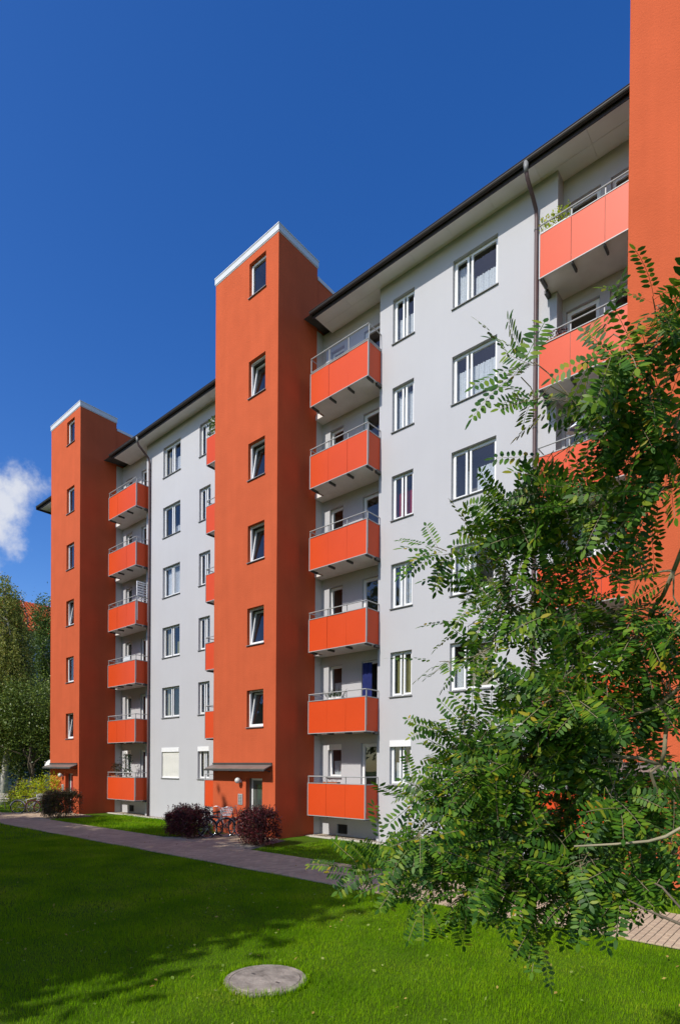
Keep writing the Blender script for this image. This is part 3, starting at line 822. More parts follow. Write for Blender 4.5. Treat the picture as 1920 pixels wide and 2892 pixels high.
for i, (x, y, s_) in enumerate(((-52, 16, 1.), (-60, 12, 1.2), (-57, 8, 1.1), (-66, 4, 1.3))):
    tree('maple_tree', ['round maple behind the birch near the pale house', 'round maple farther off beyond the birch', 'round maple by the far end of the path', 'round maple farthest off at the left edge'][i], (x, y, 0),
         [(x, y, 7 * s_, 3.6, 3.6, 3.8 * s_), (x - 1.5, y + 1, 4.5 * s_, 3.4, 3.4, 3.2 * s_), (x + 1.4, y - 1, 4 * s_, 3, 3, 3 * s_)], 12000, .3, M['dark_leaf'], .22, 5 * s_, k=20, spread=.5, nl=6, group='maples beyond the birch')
# ---- the trees on the lawn side, whose shade lies over the left of the grass and the path
for i, (x, y, hh, rx) in enumerate(((-11.2, -4.6, 14.8, 4.3), (-18.4, -5.2, 16.1, 4.5), (-25.6, -5.2, 16.0, 4.3), (-33.6, -5.6, 15.6, 4.6), (-41.5, -6.6, 14.2, 4.8))):
    zc = hh - 5.4
    tree('ash_tree', ['ash tree on the lawn whose shade falls beside the manhole', 'second ash tree along the lawn, beside the path', 'third ash tree along the lawn, facing the middle of the block', 'fourth ash tree along the lawn, facing the far tower', 'ash tree at the far end of the lawn'][i], (x, y, 0),
         [(x, y, zc + .4, rx, 3.6, 5.0), (x - 1.4, y + .8, zc - 2.0, rx * .8, 3.2, 4.4), (x + 1.1, y - .4, zc - 1.2, rx * .74, 3.2, 4.6)], 32000 if i < 2 else 22000, .40, M['lime_leaf'], .26, hh * .6, k=16, spread=.5, nl=7, group='ash trees along the lawn')

# ---- hedges and bushes
def hedge(label, x0, x1, y0, y1, h, N, m, stems=26, size=.055, name='barberry_hedge', cat='hedge', rough=.09):
    loc = ((x0 + x1) / 2, (y0 + y1) / 2, 0)
    t = thing(name, label, cat, loc)
    u = rng.random((N, 3)); f = rng.integers(0, 9, N)
    X = x0 + (x1 - x0) * u[:, 0]; Y = y0 + (y1 - y0) * u[:, 1]; Z = .12 + (h - .12) * u[:, 2] ** .8
    Y = np.where(f < 3, y0 + rng.normal(size=N) * .05, Y); X = np.where(f == 3, x1 + rng.normal(size=N) * .05, X); X = np.where(f == 4, x0 + rng.normal(size=N) * .05, X)
    Z = np.where((f == 5) | (f == 6), h + rng.normal(size=N) * .05, Z)
    Z *= 1 + rough * np.sin(X * 5.1 + 1) * np.sin(Y * 4.3 + x0)
    pin = .95 + .05 * np.clip(Z / (h * .6), 0, 1)
    X = loc[0] + (X - loc[0]) * pin; Y = loc[1] + (Y - loc[1]) * pin
    P = np.stack([X, Y, Z], 1); P = clustered(P, .05, 7)
    # upright shoots that stick out of the clipped top
    ns = 110; sx = x0 + (x1 - x0) * rng.random(ns); sy = y0 + (y1 - y0) * rng.random(ns); L_ = .12 + .26 * rng.random(ns)
    tt = rng.random((ns, 14)); lean = rng.normal(size=(ns, 2)) * .35
    Q = np.stack([sx[:, None] + lean[:, :1] * tt * L_[:, None], sy[:, None] + lean[:, 1:] * tt * L_[:, None], h * .96 + tt * L_[:, None]], -1).reshape(-1, 3)
    V = leaf_quads(np.concatenate([P, Q]), size) - np.array(loc)
    link('foliage', np_mesh('foliage', V, 4, m), loc, t)
    mb = MB()
    for i in range(stems):
        x = random.uniform(x0 + .15, x1 - .15); y = random.uniform(y0 + .12, y1 - .12)
        mb.tube(wavy((loc[0] + (x - loc[0]) * .6, loc[1] + (y - loc[1]) * .6, 0), (x, y, h * random.uniform(.7, 1.0)), 3, .5), [.014, .011, .008, .004], 4)
    for i in range(24):
        x, y = sx[i], sy[i]; mb.tube([(x, y, h * .8), (x + lean[i, 0] * L_[i], y + lean[i, 1] * L_[i], h * .96 + L_[i])], .004, 3)
    stuff(part('stems', mb, M['twig'], t))
    return t
hedge('clipped dark red barberry hedge under the grey wall, left of the parked bicycles', -17.3, -15.85, 11.0, 11.8, .84, 15000, M['barberry'])
hedge('dark red barberry bush right of the middle tower entrance, with stray shoots', -13.9, -12.8, 11.4, 12.05, .93, 12000, M['barberry'])
hedge('half green barberry hedge before the farthest tower entrance', -27.35, -26.35, 10.95, 12.3, 1.08, 14000, M['barberry_green'])
def bush(label, E, N, m, size, name='garden_bush', k=12, spread=.13):
    loc = (E[0][0], E[0][1], 0)
    t = thing(name, label, 'bush', loc)
    P = clustered(in_ellipsoids(E, N, .5, .25), spread, k); V = leaf_quads(P, size); V = V[V[:, 0, 2] > .03] - np.array(loc)
    link('foliage', np_mesh('foliage', V, 4, m), loc, t)
    mb = MB()
    for i in range(14):
        e = E[i % len(E)]; q = Vector(e[:3]) + Vector(rng.normal(size=3)) * .3 * e[3]
        mb.tube(wavy((loc[0] + random.uniform(-.2, .2), loc[1] + random.uniform(-.2, .2), 0), q, 3, .4), [.02, .016, .01, .005], 5)
    stuff(part('stems', mb, M['twig'], t))
bush('bright yellow green bush at the far left beside the parked bicycles', [(-31.6, 12.0, .85, .75, .7, .85), (-31.0, 12.7, 1.25, .8, .7, .85), (-30.6, 13.2, 1.0, .6, .6, .9), (-32.2, 11.6, .6, .5, .5, .6)], 5000, M['lime_bush'], .09)
bush('reddish low shrub left of the yellow green bush', [(-33.6, 12.4, .8, .6, .6, .8), (-34.2, 12.6, .6, .6, .6, .6)], 2600, M['barberry_green'], .08)
bush('small olive shrub by the wall of the farthest tower', [(-31.0, 14.0, 1.3, .55, .5, 1.1), (-30.4, 13.9, 1.5, .4, .4, .8)], 2600, M['lime_leaf'], .09)

# ---- robinia in the foreground
CL = [
    (-0.41,2.19,3.96,0.051,3), (-0.43,2.17,3.86,0.073,3), (-0.50,2.21,3.83,0.068,3), (-0.44,2.26,3.75,0.091,5), (-0.60,2.33,3.85,0.057,2),
    (-0.62,2.21,3.91,0.039,1), (-0.78,2.28,3.85,0.059,1), (-0.91,2.16,3.90,0.051,1), (-0.90,2.17,3.81,0.051,1), (-0.84,2.23,3.99,0.042,1),
    (-0.71,2.33,3.75,0.085,2), (-0.59,2.34,3.69,0.090,5), (-0.46,2.35,3.61,0.111,7), (-0.84,2.42,3.70,0.082,2), (-0.95,2.33,3.68,0.054,1),
    (-0.71,2.44,3.63,0.097,4), (-0.57,2.46,3.57,0.102,6), (-0.46,2.45,3.45,0.090,5), (-0.95,2.43,3.60,0.066,1), (-0.80,2.46,3.52,0.091,4),
    (-0.67,2.47,3.47,0.088,4), (-0.57,2.55,3.44,0.079,4), (-1.15,2.46,3.53,0.090,5), (-1.04,2.45,3.47,0.097,5), (-0.95,2.53,3.44,0.106,6),
    (-0.81,2.55,3.39,0.094,4), (-1.25,2.48,3.50,0.072,2), (-1.33,2.41,3.39,0.082,2), (-1.19,2.43,3.33,0.109,5), (-1.09,2.42,3.29,0.106,5),
    (-0.97,2.52,3.27,0.106,5), (-0.85,2.52,3.21,0.103,5), (-0.69,2.56,3.18,0.100,2), (-0.56,2.57,3.10,0.088,3), (-0.46,2.55,3.15,0.059,1),
    (-0.48,2.53,2.96,0.085,6), (-1.22,2.51,3.18,0.092,3), (-1.33,2.41,3.07,0.061,1), (-1.10,2.50,3.14,0.090,3), (-1.25,2.48,2.95,0.082,2),
    (-1.01,2.58,3.06,0.080,2), (-1.26,2.47,2.87,0.061,1), (-0.86,2.61,3.06,0.106,6), (-0.74,2.62,3.00,0.112,7), (-0.62,2.62,2.95,0.109,7),
    (-0.89,2.59,2.88,0.106,6), (-0.76,2.59,2.83,0.122,8), (-0.63,2.61,2.78,0.118,8), (-0.50,2.61,2.79,0.105,7), (-1.13,2.58,2.77,0.082,2),
    (-0.98,2.61,2.72,0.109,6), (-0.87,2.60,2.69,0.126,8), (-0.73,2.62,2.66,0.122,8), (-0.60,2.63,2.62,0.109,7), (-0.49,2.63,2.63,0.079,3),
    (-1.41,2.55,2.59,0.065,1), (-1.26,2.57,2.61,0.095,3), (-1.18,2.54,2.56,0.113,6), (-1.04,2.56,2.52,0.129,9), (-0.94,2.64,2.52,0.139,9),
    (-0.80,2.66,2.50,0.135,9), (-0.68,2.67,2.46,0.112,7), (-0.53,2.69,2.44,0.063,2), (-1.43,2.53,2.44,0.087,4), (-1.31,2.53,2.40,0.116,7),
    (-1.16,2.56,2.38,0.133,9), (-1.04,2.56,2.34,0.139,9), (-0.94,2.64,2.34,0.139,9), (-0.81,2.65,2.34,0.116,6), (-0.69,2.66,2.29,0.084,4),
    (-0.54,2.68,2.29,0.091,5), (-1.54,2.53,2.24,0.089,4), (-1.42,2.53,2.22,0.119,7), (-1.27,2.56,2.21,0.137,9), (-1.14,2.57,2.18,0.143,9),
    (-0.99,2.60,2.18,0.139,9), (-0.90,2.68,2.16,0.139,9), (-0.75,2.70,2.15,0.126,7), (-0.62,2.72,2.16,0.103,5), (-0.50,2.72,2.19,0.063,3),
    (-1.58,2.50,2.09,0.084,4), (-1.46,2.50,2.06,0.108,7), (-1.30,2.54,2.02,0.126,8), (-1.17,2.54,2.01,0.133,9), (-1.02,2.58,2.02,0.139,9),
    (-0.93,2.66,2.00,0.139,9), (-0.78,2.68,2.00,0.126,8), (-0.64,2.70,2.01,0.103,6), (-0.51,2.71,2.04,0.082,4), (-1.69,2.50,1.92,0.087,3),
    (-1.84,2.48,1.85,0.084,3), (-1.98,2.46,1.83,0.067,2), (-1.56,2.52,1.88,0.100,5), (-1.40,2.55,1.83,0.108,6), (-1.24,2.59,1.85,0.116,6),
    (-1.11,2.60,1.86,0.113,7), (-1.01,2.68,1.86,0.113,7), (-0.86,2.71,1.86,0.099,6), (-0.74,2.72,1.88,0.087,5), (-0.61,2.72,1.94,0.066,3),
    (-1.71,2.49,1.80,0.057,1), (-1.53,2.54,1.74,0.067,2), (-1.29,2.55,1.78,0.080,2), (-1.16,2.56,1.76,0.078,4), (-1.09,2.61,1.70,0.057,2),
    (-0.94,2.64,1.80,0.060,2), (-0.83,2.74,1.80,0.068,2), (-0.72,2.73,1.84,0.058,2)]
def leaf_variant(L_, pairs, droop, seed):
    rr = np.random.default_rng(seed); polys = []
    ax = lambda t: np.array([L_ * t * (1 - .10 * droop * t), 0.03 * L_ * math.sin(2.2 * t + seed), -droop * L_ * .38 * t * t])
    w_ = L_ / pairs * .5
    def leaflet(base, d, nrm, ln, wd):
        sdir = np.cross(nrm, d); pts = []
        for a, b in ((0, 0), (.28, .92), (.66, .88), (.97, .22), (.97, -.22), (.66, -.88), (.28, -.92)):
            pts.append(base + d * ln * a + sdir * wd * .5 * b + nrm * (-.10 * ln * a * a))
        polys.append(pts)
    for i in range(pairs):
        t = .2 + .76 * i / (pairs - 1); b = ax(t); tan = unit(ax(t + .02) - ax(t - .02))
        for sgn in (-1, 1):
            fold = R(rr.uniform(0, 16)); side = np.array([0, sgn * math.cos(fold), math.sin(fold) * rr.choice([-1, 1, 1]) * .7])
            d = unit(side + tan * rr.uniform(.10, .30)); nrm = unit(np.cross(d, tan)) * (-1 if sgn > 0 else 1)
            nrm = nrm if nrm[2] > 0 else -nrm
            ln = L_ * rr.uniform(.19, .235) * (1 - .22 * abs(t - .55)); leaflet(b + d * ln * .07, d, nrm, ln, ln * rr.uniform(.35, .42))
    t = unit(ax(1.0) - ax(.96)); leaflet(ax(1.0), t, np.array([-t[2], 0, t[0]]), L_ * .2, L_ * .09)
    return np.array(polys), [ax(t) for t in np.linspace(0, 1, 6)]
def leaf_axis_quads(axp, w):
    V = []
    for i in range(5):
        a, b = axp[i], axp[i + 1]; o = np.array([0, w, 0])
        V.append([a - o, a + o, b + o * .7, b - o * .7])
    return np.array(V)
LV = [leaf_variant(1.0, p, d, s) for s, (p, d) in enumerate(((8, .2), (9, .5), (8, .1), (10, .35), (9, .7), (9, .25), (8, .45)))]
rng = np.random.default_rng(4)
RB = (0.66, 2.86, 0.0)
rob = thing('robinia_tree', 'robinia with feathery green leaves reaching in from the right, close to the viewer', 'tree', RB)
nodes = [Vector(RB), Vector((.65, 2.84, .85)), Vector((0.59, 2.79, 1.59)), Vector((0.51, 2.73, 2.17)), Vector((0.42, 2.68, 2.78)), Vector((0.32, 2.58, 3.32)), Vector((0.15, 2.46, 3.71)), Vector((0.00, 2.35, 4.09)), Vector((0.15, 2.76, 1.80)), Vector((-0.12, 2.70, 2.01)), Vector((0.15, 2.70, 2.47)), Vector((-0.15, 2.62, 2.78)), Vector((-0.12, 2.46, 3.44))]
par = [-1, 0, 1, 2, 3, 4, 5, 6, 2, 8, 3, 10, 5]
ntr = len(nodes)
for i in range(46):                                       # the side of the crown that lies outside the photograph
    z = 1.9 + 2.9 * rng.random(); w = (.5 + .75 * math.sin((z - 1.6) / 3.2 * math.pi))
    a = rng.random() * 6.283; x, y = .66 + w * rng.random() ** .5 * math.cos(a), 2.75 + w * rng.random() ** .5 * math.sin(a)
    if x > -.175 * y + .42: CL.append((x, y, z, .13, 5))
cl = sorted(((Vector(c[:3]), c[3], c[4]) for c in CL), key=lambda c: (c[0] - Vector((.3, 2.7, c[0].z))).length)
cnode = []
for p, r_, n_ in cl:
    p = p + Vector((rng.normal() * .04, rng.normal() * .08, rng.normal() * .015))
    best = min(range(1, len(nodes)), key=lambda i: (nodes[i] - p).length + (0.25 if nodes[i].x < p.x - .05 else 0) + .12 * max(0, nodes[i].z - p.z) + .6 * max(0, p.z - nodes[i].z - .08))
    d = p - nodes[best]
    if d.length > .23:                                     # one bowed joint on the way
        mid = nodes[best] + d * .5 + Vector((rng.normal() * .03, rng.normal() * .03, .06 * d.length + rng.normal() * .03))
        nodes.append(mid); par.append(best); best = len(nodes) - 1
    nodes.append(p); par.append(best); cnode.append((len(nodes) - 1, r_, n_))
cnt = [0.0] * len(nodes)
for i, r_, n_ in cnode:
    j = i
    while j >= 0: cnt[j] += n_; j = par[j]
rad = [min(.0085, max(.002, .001 * c ** .5)) if i >= ntr else min(.016, max(.008, .001 * c ** .5)) for i, c in enumerate(cnt)]
mb = MB(); chain = [0, 1, 2, 3, 4, 5, 6, 7]
mb.tube([nodes[i] for i in chain], [.08, .068, .06, .048, .038, .029, .021, .013], 12); part('trunk', mb, M['bark'], rob, None, True)
mbt = MB()
for i in range(8, len(nodes)):
    p, q = nodes[par[i]], nodes[i]; ra = min(rad[par[i]], rad[i] * 1.5)
    m1 = p.lerp(q, .5) + Vector(rng.normal(size=3)) * .02
    if rad[i] > .0065:
        mb = MB(); mb.tube([p, m1, q], [ra, (ra + rad[i]) / 2, rad[i]], 7); part('branch', mb, M['twig'], rob, tuple(p), True)
    else: mbt.tube([p, m1, q], [ra, (ra + rad[i]) / 2, rad[i]], 5)
leaves = []                                               # (variant, base, axis, normal, length)
for i, r_, n_ in cnode:
    c = nodes[i]; pd = (c - nodes[par[i]]).normalized()
    for k in range(int(n_ * 1.0 + .5)):
        d = (Vector(rng.normal(size=3)) * (.75 if n_ > 2 else .3) + pd * .6 + Vector((-.12, 0, .08))).normalized()
        L_ = r_ * rng.uniform(.6, 1.25); a = c + Vector(rng.normal(size=3)) * r_ * .25
        b = a + d * L_; b.z -= .12 * L_; m1 = a.lerp(b, .5) + Vector((0, 0, .05 * L_))
        mbt.tube([a, m1, b], [.0023, .0018, .0011], 4, caps=False)
        side = d.cross(Vector(rng.normal(size=3))).normalized(); nl = max(3, int(L_ / .04))
        for j in range(nl + 1):
            t = (j + .4) / (nl + .4); p = a.lerp(b, t) + Vector((0, 0, .05 * L_ * 4 * t * (1 - t)))
            ax_ = (d * .55 + side * (1 if j % 2 else -1) * .85 + Vector((0, 0, -.22)) + Vector(rng.normal(size=3)) * .22).normalized() if j < nl else d
            nr = Vector((.1, -.6, .8)) + Vector(rng.normal(size=3)) * .5; nr = (nr - ax_ * nr.dot(ax_)).normalized()
            leaves.append((int(rng.integers(len(LV))), p, ax_, nr, rng.uniform(.15, .235)))
M['pale_bark'] = mat('pale_branch_bark', (.30, .26, .17), .85, .2, (14, .25))
for pts, r0 in [([(0.63, 2.81, 1.2), (0.2, 2.45, 1.95), (-0.394, 2.299, 2.194), (-0.447, 2.319, 2.154), (-0.507, 2.333, 2.13), (-0.611, 2.311, 2.112), (-0.749, 2.257, 2.096)], 0.0096), ([(0.645, 2.83, 0.95), (0.15, 2.6, 1.5), (-0.411, 2.416, 1.823), (-0.53, 2.446, 1.849), (-0.606, 2.447, 1.881)], 0.0085), ([(0.645, 2.83, 1.0), (0.2, 2.55, 1.6), (-0.421, 2.473, 1.865), (-0.491, 2.479, 1.941), (-0.587, 2.528, 1.97)], 0.0075)]:
    mb = MB(); n_ = len(pts); mb.tube(pts, [r0 * (1 - .6 * q / (n_ - 1)) for q in range(n_)], 7); part('branch', mb, M['pale_bark'] if r0 > .0095 else M['bark'], rob, pts[0], True)
stuff(part('twigs', mbt, M['twig'], rob))
camp = Vector((0, 0, EYE))
def leaf_px(l):
    v = l[1] - camp; d = v.dot(fw)
    if d < .3: return 0
    u, w = 960 + FPX * v.dot(rt2) / d, 2178 - FPX * v.dot(up2) / d
    ok = 0 < u < 1915 and 0 < w < 2892
    return (l[4] / d * abs((l[3]).dot(v.normalized()))) if ok else 0
leaves.sort(key=leaf_px, reverse=True)
lmesh = []
for vi, (pl, axp) in enumerate(LV):
    mb = MB()
    for q in pl: mb.add(q, (tuple(range(7)),))
    for q in leaf_axis_quads(axp, .007): mb.add(q, ((0, 1, 2, 3),))
    lmesh.append(mb.mesh('leaf', [M['robinia']]))
V7, V4 = [], []
for k, (vi, p, ax_, nr, L_) in enumerate(leaves):
    y = nr.cross(ax_)
    if k < 290:
        o = link('leaf', lmesh[vi], (0, 0, 0), rob)
        mtx = Matrix(((ax_.x * L_, y.x * L_, nr.x * L_, p.x - RB[0]), (ax_.y * L_, y.y * L_, nr.y * L_, p.y - RB[1]), (ax_.z * L_, y.z * L_, nr.z * L_, p.z - RB[2]), (0, 0, 0, 1)))
        o.matrix_basis = mtx
    else:
        A = np.array([ax_, y, nr]) * L_; P = np.array(p) - np.array(RB)
        V7.append(LV[vi][0] @ A + P); V4.append(leaf_axis_quads(LV[vi][1], .007) @ A + P)
stuff(link('foliage', np_mesh('foliage', np.concatenate(V7), 7, M['robinia']), RB, rob))
stuff(link('leaf_stalks', np_mesh('leaf_stalks', np.concatenate(V4), 4, M['twig']), RB, rob))

# ---- grass
def blades(N, x0, x1, y0, y1, hgt, wid, keep=None):
    P = np.stack([x0 + (x1 - x0) * rng.random(N), y0 + (y1 - y0) * rng.random(N), np.zeros(N)], 1)
    if keep is not None: P = P[keep(P)]
    N = len(P); a = rng.random(N) * 6.283; ln = rng.random(N) ** .7 * .75
    h_ = hgt * (.45 + .75 * rng.random(N)) * (.85 + .3 * np.sin(P[:, 0] * 1.9) * np.sin(P[:, 1] * 2.3 + 1))
    d = np.stack([np.cos(a), np.sin(a), np.zeros(N)], 1); s = np.stack([-np.sin(a), np.cos(a), np.zeros(N)], 1) * (wid * (.6 + .8 * rng.random(N)))[:, None]
    up_ = np.array([0, 0, 1.])
    V = np.zeros((N, 4, 3)); mid = P + d * (h_ * ln * .35)[:, None] + up_ * (h_ * .6)[:, None]
    V[:, 0] = P - s * .5 - up_ * .01; V[:, 1] = P + s * .5 - up_ * .01
    tip = P + d * (h_ * ln)[:, None] + up_ * (h_ * (1 - .25 * ln))[:, None]
    V[:, 2] = tip + s * .14; V[:, 3] = tip - s * .14
    return V
M['grass'] = leaf_mat('grass_blade', [(0, (.066, .17, .001)), (.45, (.16, .335, .001)), (.8, (.26, .43, .003)), (1, (.34, .40, .03))], .7, .08, .35, patch=.9)
MH = (-4.775, 4.30)
notman = lambda P: (np.hypot(P[:, 0] - MH[0], P[:, 1] - MH[1]) > .455 + .03 * np.sin(P[:, 0] * 40) * np.sin(P[:, 1] * 37))
edge = lambda P: P[:, 1] < PY0 - .01 + .05 * np.sin(P[:, 0] * 2.3) * np.sin(P[:, 0] * .7)
G = [blades(60000, -14, 6, -6, 2.0, .06, .009, lambda P: P[:, 1] < 2.0), blades(16000, 1.5, 9, 2.0, 8.76, .06, .01), blades(320000, -9, 1.5, 2.0, 8.76, .052, .0048, lambda P: notman(P) & edge(P)),
     blades(150000, -20, -9, 2.0, 8.76, .06, .0075, edge), blades(60000, -42, -20, 0, 8.76, .085, .016, edge),
     blades(34000, -12.5, 1, PY1 - .02, 14.38, .075, .009), blades(22000, -26.2, -16.9, PY1 - .02, 14.38, .09, .012), blades(9000, -60, -31.5, 10.6, 24, .12, .03)]
flare = lambda V: V[~(((V[:, 0, 0] > -16 - np.maximum(0, .9 - (V[:, 0, 1] - PY1)) ** 2 * 1.2) & (V[:, 0, 0] < -13.95 + np.maximum(0, .9 - (V[:, 0, 1] - PY1)) ** 2 * 1.2)) |
                      ((V[:, 0, 0] > -30.6) & (V[:, 0, 0] < -27.2 + np.maximum(0, .9 - (V[:, 0, 1] - PY1)) ** 2 * 1.2)))] 
G = [g if i < 5 else flare(g) for i, g in enumerate(G)]
G[7] = G[7][~((G[7][:, 0, 1] > 9.5) & (G[7][:, 0, 0] < -57.3))]
stuff(link('grass', np_mesh('grass', np.concatenate(G), 4, M['grass'])))
# long blades that lean over the rim of the manhole, a few pale clover leaves and fallen leaves on the lawn
th = rng.random(900) * 6.283; rr_ = .45 + .05 * rng.random(900)
rim = np.stack([MH[0] + rr_ * np.cos(th), MH[1] + rr_ * np.sin(th), np.zeros(900)], 1)
V = blades(900, 0, 1, 0, 1, .085, .008); V = V - V[:, :1] + rim[:, None]
stuff(link('grass', np_mesh('grass', V, 4, M['grass'])))
M['clover'] = leaf_mat('clover_leaf', [(0, (.16, .26, .03)), (1, (.30, .34, .08))], .6, .3, .3)
M['fallen'] = leaf_mat('fallen_leaf', [(0, (.30, .20, .04)), (.6, (.42, .33, .08)), (1, (.20, .10, .03))], .7, .2, .2)
P = np.stack([-20 + 21 * rng.random(170) ** .7, 2.5 + 8 * rng.random(170), .045 + .02 * rng.random(170)], 1); P = P[notman(P)]
stuff(link('fallen_leaves', np_mesh('fallen_leaves', leaf_quads(P, .05, .6, 2.5), 4, M['fallen'])))
P = np.stack([-9 + 9.5 * rng.random(260), 2.5 + 6 * rng.random(260), .035 + .03 * rng.random(260)], 1); P = P[notman(P)]
stuff(link('clover', np_mesh('clover', leaf_quads(P, .045, .7, 2.5), 4, M['clover'])))

# ================================================================== small things
M['lid'] = mat('weathered_concrete', (.27, .235, .195), .95, .15, (6, .5), (30, .9, .012))
mh = thing('manhole_cover', 'round weathered concrete manhole cover set in the sunlit lawn', 'manhole cover', (*MH, 0))
mb = MB(); n = 40
def disc(mb, r0, r1, z0, z1):
    a = [2 * math.pi * i / n for i in range(n)]
    v = [(MH[0] + r * math.cos(t), MH[1] + r * math.sin(t), z) for r, z in ((r1, -.05), (r1, z1 - .01), (r1 - .012, z1), (r0, z1), (r0, z0)) for t in a]
    f = []
    for k in range(4):
        for i in range(n): j = (i + 1) % n; f.append((k * n + i, k * n + j, (k + 1) * n + j, (k + 1) * n + i))
    if r0 < .01: f.append(tuple(3 * n + i for i in range(n)))
    mb.add(v, f)
disc(mb, .400, .465, .005, .032); part('ring', mb, M['lid'], mh)
mb = MB(); disc(mb, .005, .3955, .02, .036); part('lid', mb, M['lid'], mh)
for s in (-1, 1):
    mb = MB(); mb.box(MH[0] + s * .2 - .03, MH[0] + s * .2 + .03, MH[1] - .012, MH[1] + .012, .036, .0375); part('lifting_slot', mb, M['steel'], mh)

def bicycle(label, loc, rz, frame_col, group, basket=False, lean=6):
    b = thing('bicycle', label, 'bicycle', (0, 0, 0), group)
    fm = mat('bicycle_paint', frame_col, .35, .5)
    for x in (-.52, .52):
        mb = MB(); mb.ring((x, 0, .34), .325, .019, 'y', 26, 6); w = part('wheel', mb, M['rubber'], b, (x, 0, .34), True)
        mb = MB(); mb.ring((x, 0, .34), .298, .009, 'y', 24, 4); part('rim', mb, M['chrome'], w, (x, 0, .34))
        mb = MB()
        for k in range(14):
            a = math.pi * 2 * k / 14; mb.tube([(x, .02 * (-1) ** k, .34), (x + .295 * math.cos(a), 0, .34 + .295 * math.sin(a))], .0022, 3, caps=False)
        part('spokes', mb, M['chrome'], w, (x, 0, .34))
        mb = MB(); pts = [(x + .355 * math.cos(a), 0, .34 + .355 * math.sin(a)) for a in np.linspace(.15 if x < 0 else .5, 2.9, 10)]
        mb.tube(pts, .018, 5); part('mudguard', mb, fm, b)
    S, Hd, BB, RA, FA = (-.17, 0, .80), (.36, 0, .88), (-.06, 0, .30), (-.52, 0, .34), (.52, 0, .34)
    mb = MB(); mb.tube([S, BB], .016, 7); mb.tube([(.37, 0, .72), BB], .018, 7); mb.tube([(.36, 0, .84), (-.15, 0, .70)], .015, 7)
    mb.tube([BB, RA], .010, 6); mb.tube([(-.16, 0, .74), RA], .009, 6); mb.tube([(.33, 0, .97), (.39, 0, .66)], .019, 7); mb.tube([(.39, 0, .66), (.44, 0, .5), FA], .012, 6)
    part('frame', mb, fm, b, None, True)
    mb = MB(); mb.tube([(.16, -.29, 1.03), (.26, -.22, 1.05), (.33, 0, 1.03), (.26, .22, 1.05), (.16, .29, 1.03)], .011, 6); mb.tube([(.33, 0, 1.03), (.34, 0, .95)], .012, 6); part('handlebar', mb, M['chrome'], b)
    mb = MB(); mb.add([(-.33, -.09, .90), (-.33, .09, .90), (-.10, .04, .90), (.0, 0, .885), (-.10, -.04, .90), (-.33, -.09, .86), (-.33, .09, .86), (-.10, .03, .86), (.0, 0, .86), (-.10, -.03, .86)],
                        ((0, 4, 3, 2, 1), (5, 6, 7, 8, 9), (0, 1, 6, 5), (1, 2, 7, 6), (2, 3, 8, 7), (3, 4, 9, 8), (4, 0, 5, 9))); mb.tube([(-.19, 0, .87), S], .012, 6); part('saddle', mb, M['rubber'], b)
    mb = MB(); mb.ring((-.06, .03, .30), .09, .008, 'y', 16, 4); mb.tube([(-.06, .05, .30), (.06, .06, .19)], .009, 5); mb.tube([(-.06, -.05, .30), (-.18, -.06, .41)], .009, 5)
    mb.box(.02, .1, .06, .14, .18, .2); mb.box(-.22, -.14, -.14, -.06, .40, .42); part('crank', mb, M['steel'], b)
    mb = MB()
    for k in range(5): y = -.06 + .03 * k; mb.tube([(-.66, y, .73), (-.24, y, .73)], .005, 4)
    mb.tube([(-.6, .06, .73), RA], .005, 4); mb.tube([(-.6, -.06, .73), RA], .005, 4); part('luggage_rack', mb, M['steel'], b)
    if basket:
        mb = MB()
        for z, w_ in ((.78, .12), (.86, .135), (.94, .15), (1.0, .16)):
            mb.tube([(.40, -w_, z), (.40 + 2 * w_, -w_, z), (.40 + 2 * w_, w_, z), (.40, w_, z), (.40, -w_, z)], .007, 4)
        for k in range(6): t = k / 5; mb.tube([(.40 + .24 * t, -.12, .78), (.40 + .32 * t, -.16, 1.0)], .005, 4); mb.tube([(.40 + .24 * t, .12, .78), (.40 + .32 * t, .16, 1.0)], .005, 4)
        mb.box(.40, .64, -.12, .12, .775, .785); part('basket', mb, M['cap'], b)
    b.location = loc; b.rotation_euler = (R(lean), 0, rz)
    return b
gb = 'bicycles by the middle entrance'
bicycle('bicycle with a wire basket leaning nearest to the barberry hedge', (-15.86, 11.75, 0), R(62), (.30, .31, .33), gb, True)
bicycle('dark bicycle standing between two others by the orange tower wall', (-15.55, 12.05, 0), R(70), (.03, .03, .035), gb, lean=-5)
bicycle('bicycle with red frame parked closest to the tower wall', (-15.75, 12.45, 0), R(25), (.35, .03, .02), gb, lean=7)
ga_ = 'bicycles by the farthest entrance'
bicycle('pale bicycle parked in front of the yellow green bush', (-30.25, 11.5, 0), R(55), (.55, .55, .55), ga_, True)
bicycle('dark red bicycle beside the half green hedge at the farthest entrance', (-29.75, 12.0, 0), R(60), (.18, .02, .02), ga_, lean=-6)

